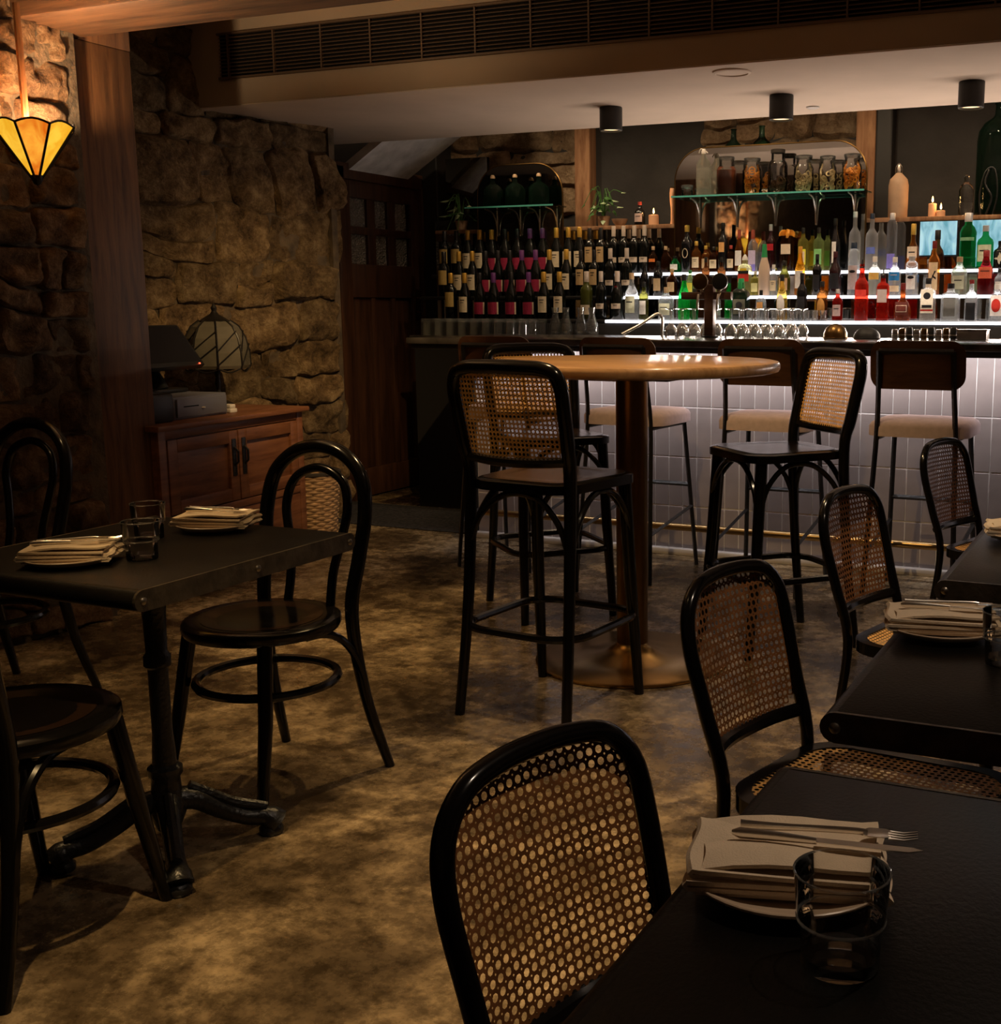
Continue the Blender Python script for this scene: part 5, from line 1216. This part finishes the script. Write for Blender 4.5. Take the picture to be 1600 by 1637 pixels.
def jar(x, r_, h, neck, fill, fh, lb, lid=None, y=7.235):
    t = thing('preserve_jar', lb, 'jar', (x, y, 1.9785), 0, 'preserve jars on the glass shelf')
    part('glass', MB().lathe([(0, .003), (r_ * .9, .001), (r_, .008), (r_, h * .68), (r_ * .92, h * .76), (neck, h * .82), (neck, h * .97), (neck * 1.05, h)], 22, capb=False, capt=False), 'jar_glass', t)
    rnd = random.Random(int(x * -1000))
    if fill == 'jam': part('preserve', MB().lathe([(r_ * .95, .004), (r_ * .96, fh)], 20), 'jam', t)
    elif fill:
        for k in range(int(26)):
            a = rnd.uniform(0, 2 * pi); q = r_ * sqrt(rnd.uniform(.25, .58)); z = .018 + (fh - .02) * rnd.random(); c = Vector((cos(a) * q, sin(a) * q, z)); ax = Vector((cos(a), sin(a), rnd.uniform(-.5, .5))).normalized()
            e1 = ax.cross(Vector((0, 0, 1))).normalized(); e2 = ax.cross(e1); rr_ = r_ * rnd.uniform(.22, .30)
            part('fruit_slice', MB().tube([c + e1 * cos(w_) * rr_ + e2 * sin(w_) * rr_ for w_ in [2 * pi * j / 9 for j in range(9)]], .0042, 5, closed=True), fill, t)
    part('rim', MB().tube([(cos(R(a)) * neck * 1.03, sin(R(a)) * neck * 1.03, h) for a in range(0, 360, 15)], .003, 6, closed=True), 'clear_thin', t)
    if not lid: part('glass_lid', MB().lathe([(neck * 1.12, h + .002), (neck * 1.12, h + .014), (neck * .9, h + .017)], 18), 'clear_thin', t)
    if lid: part('lid', MB().lathe([(neck * 1.1, h * .985), (neck * 1.1, h * 1.07), (neck, h * 1.08)], 18), lid, t)
jar(-2.845, .036, .055, .034, None, 0, 'low pale empty glass at the left end of the jar shelf')
jar(-2.585, .062, .215, .045, 'jam', .150, 'tall jar of dark red preserve on the glass shelf')
jar(-2.418, .060, .200, .046, 'fruit_orange', .145, 'jar packed full of orange peel slices, beside the dark red jar')
jar(-2.255, .060, .240, .040, 'fruit_brown', .095, 'tallest jar, lower third of dark sliced rings, on the glass shelf', 'basket_dark')
jar(-2.092, .060, .200, .046, 'fruit_pale', .115, 'wide jar of pale-rimmed dark rings on the glass shelf')
jar(-1.945, .054, .190, .042, 'fruit_pale', .120, 'jar of small pale flower-like slices on the glass shelf')
jar(-1.797, .058, .195, .044, 'fruit_orange', .125, 'jar of glowing orange slices at the right end of the glass shelf')
t = thing('swing_top_bottle', 'tall pale ribbed bottle with string-tied top on the glass shelf', 'bottle', (-2.735, 7.235, 1.9785))
part('glass_body', MB().lathe([(.044, 0), (.047, .006)] + [(.047 - .002 * (k % 2), .02 + k * .012) for k in range(13)] + [(.042, .20), (.018, .235), (.013, .26)], 18), 'bg_clearpale', t)
part('stopper', MB().lathe([(.015, .255), (.017, .27), (.010, .285)], 12).tube(smooth_path([(-.03, 0, .262), (-.015, -.01, .285), (.01, .0, .272), (.03, -.008, .258)], 3), .004, 5), 'white_plastic', t)
for i, (x, lb) in enumerate(((-4.25, 'dark green flask at the left on the short glass shelf'), (-4.08, 'dark green flask in the middle on the short glass shelf'), (-3.90, 'dark green flask at the right on the short glass shelf'))):
    t = thing('green_flask', lb, 'bottle', (x, 7.24, 1.9585), 0, 'dark green flasks')
    part('glass_body', MB().lathe([(.062, 0), (.068, .01), (.068, .11), (.05, .135), (.018, .155), (.014, .19)], 20), 'glass_dkgreen', t); part('stopper', MB().lathe([(.016, .188), (.016, .20), (.009, .21)], 12), 'cap_cork', t)

# ---- demijohns, candles, bottles on the ledge
LZ = 1.8265
def demijohn(x, y, r_, h, lb, m_='glass_green'):
    t = thing('demijohn', lb, 'demijohn', (x, y, LZ)); part('glass_body', MB().lathe([(r_ * .85, 0), (r_, .02), (r_, h * .66), (r_ * .94, h * .74), (r_ * .70, h * .81), (r_ * .34, h * .855), (r_ * .24, h * .88), (r_ * .21, h * .97)], 26), m_, t)
    part('neck_ring', MB().tube([(cos(R(a)) * r_ * .22, sin(R(a)) * r_ * .22, h * .975) for a in range(0, 360, 18)], r_ * .05, 6, closed=True), m_, t)
demijohn(-2.655, 7.56, .078, .605, 'left green long-necked bottle showing above the jar shelf mirror', 'glass_dkgreen')
demijohn(-2.465, 7.56, .080, .615, 'right green long-necked bottle showing above the jar shelf mirror')
demijohn(-1.000, 7.55, .125, .66, 'large dark green demijohn at the right edge of the ledge', 'glass_dkgreen')
t = thing('wire_stand', 'black wire contraption on the ledge before the large demijohn', 'stand', (-1.03, 7.42, LZ)); part('hoop', MB().tube(smooth_path([(-.04, 0, .005), (-.05, 0, .12), (-.02, 0, .25), (.03, 0, .26), (.05, 0, .12), (.03, 0, .005)], 4), .005, 6), 'black_iron', t); part('hook', MB().tube(smooth_path([(0, 0, .26), (-.02, -.01, .18), (.02, -.01, .10), (-.01, 0, .005)], 4), .006, 6), 'black_iron', t)
t = thing('stoneware_bottle', 'brown stoneware bottle with wire bail on the ledge', 'bottle', (-1.558, 7.43, LZ)); part('body', MB().lathe([(.055, 0), (.058, .008), (.060, .19), (.052, .225), (.028, .25), (.016, .262)], 22), 'stoneware', t); part('stopper', MB().lathe([(.013, .26), (.015, .285), (.008, .31)], 12).tube(smooth_path([(-.018, 0, .25), (-.02, -.005, .29), (0, -.005, .318), (.02, -.005, .29), (.018, 0, .25)], 3), .0025, 5), 'silver', t)
t = thing('clear_apothecary_bottle', 'old clear bottle catching candle light on the ledge', 'bottle', (-1.158, 7.43, LZ)); part('glass_body', MB().lathe([(.040, 0), (.043, .006), (.043, .145), (.034, .175), (.014, .192), (.014, .215)], 18), 'glass_clear', t); part('stopper', MB().lathe([(.016, .213), (.017, .225), (.008, .235)], 12), 'glass_clear', t)
def candle(x, y, r_, h, lb, lit=True, power=.6):
    t = thing('candle', lb, 'candle', (x, y, LZ)); part('wax', MB().lathe([(r_ * 1.02, 0), (r_, .01), (r_, h), (r_ * .85, h + .002), (r_ * .5, h - .004), (0, h - .005)], 18, capt=False), 'candle_wax', t); part('wick', MB().tube([(0, 0, h - .006), (.001, 0, h + .012)], .0012, 5), 'black_paint', t)
    if lit:
        part('flame', MB().lathe([(0, h + .008), (.005, h + .014), (.0062, h + .022), (.003, h + .036), (0, h + .046)], 10, capb=False, capt=False), 'flame', t)
        l = bpy.data.lights.new('candle_light', 'POINT'); l.energy = power; l.color = (1, .5, .18); l.shadow_soft_size = .012
        q = bpy.data.objects.new('candle_light', l); C.objects.link(q); q.location = (x, y - .012, LZ + h + .05)
candle(-1.350, 7.42, .024, .075, 'taller lit candle with flame on the ledge right of the stoneware bottle')
candle(-1.298, 7.41, .026, .032, 'short melted candle stub beside the taller lit candle', True, .3)
candle(-3.152, 7.42, .033, .062, 'glowing pillar candle on the ledge left of the jar shelf', True, .5)
t = thing('orange_vase', 'slim orange speckled vase on the ledge beside the jar shelf mirror', 'vase', (-3.035, 7.46, LZ)); part('body', MB().lathe([(.016, 0), (.012, .03), (.012, .10), (.018, .16), (.020, .20), (.016, .235)], 14), 'candle_wax', t); part('rim', MB().tube([(cos(R(a)) * .016, sin(R(a)) * .016, .235) for a in range(0, 360, 24)], .003, 6, closed=True), 'brass_dark', t)
t = thing('liqueur_bottle', 'small dark bottle with red cap and pink label on the ledge left of the candle', 'bottle', (-3.255, 7.43, LZ)); part('glass_body', bottle_body('round', .15, .036)[0], 'bg_black', t); part('cap', make_cap(.15, .036, 'round', 'red'), 'cap_red', t); dress(t, 'round', .15, .036, 'pinklabel')
o = part('terracotta_bowl', MB().lathe([(.025, 0), (.045, .02), (.055, .045), (.052, .045), (.04, .02), (0, .008)], 20, capt=False), 'stoneware'); o.location = (-3.40, 7.43, LZ); tag(o, 'small clay bowl on the ledge between plant and small dark bottle', 'bowl')
# citrus jug
t = thing('citrus_jar', 'brown-labelled jar topped with orange wedges on the top lit shelf', 'jar', (-2.193, 7.255, 1.5155)); part('glass', MB().lathe([(.038, 0), (.043, .006), (.043, .16), (.037, .19), (.037, .21)], 20, capt=False), 'bg_brown', t); part('label', patch(rect_ol(.064, .06), .043, False, .13), 'lab_creamb', t, False)
for k in range(5):
    a = 2 * pi * k / 5; w_ = part('orange_wedge', MB().slab([(cos(R(d)) * .032, sin(R(d)) * .032 - .01) for d in range(0, 181, 20)], lambda u, v: ((u, 0, v), (0, -1, 0)), .014, (0, .6, 1.0)), 'fruit_orange', t); w_.location = (cos(a) * .022, sin(a) * .022, .225); w_.rotation_euler = (R(20 * sin(a)), R(25 * cos(a) + 10 * k), a)
# trailing plants
def plant(x, y, z, n, lb, seed, pale):
    t = thing('trailing_plant', lb, 'plant', (x, y, z)); rnd = random.Random(seed)
    part('pot', MB().lathe([(.035, 0), (.045, .06), (.048, .065), (.042, .065), (.03, .02), (0, .02)], 16, capt=False), 'stoneware', t)
    for k in range(n):
        a = rnd.uniform(0, 2 * pi); up = rnd.uniform(.02, .20); out = rnd.uniform(.04, .16); dn = up - rnd.uniform(.02, .12) if k % 2 else up
        e = Vector((cos(a) * out, -abs(sin(a)) * out * .7, .06 + dn)); m_ = Vector((e.x * .4, e.y * .4, .07 + up))
        st_ = part('stem', MB().tube(smooth_path([(0, 0, .04), m_, e], 4), .0022, 5), 'leaf', t)
        d = (e - m_).normalized(); sd = d.cross(Vector((0, 0, 1))).normalized(); nn = sd.cross(d); L = rnd.uniform(.035, .06)
        ol = [(0, 0), (.30, .22), (.16, .62), (0, 1), (-.16, .62), (-.30, .22)]
        part('leaf', MB().slab([(q[0] * L * 1.5, (q[1] - .4) * L) for q in ol], lambda u, v: (e + sd * u + d * (v + .4 * L) + nn * (-abs(u) * .4), nn), .0012, (0, .5, 1)), 'leaf_pale' if rnd.random() < pale else 'leaf', st_)
plant(-3.52, 7.43, LZ, 22, 'trailing green plant with pale leaves on the ledge', 4, .3)
plant(-4.62, 7.43, LZ, 16, 'trailing green plant at the far left end of the bottle rows', 9, .35)
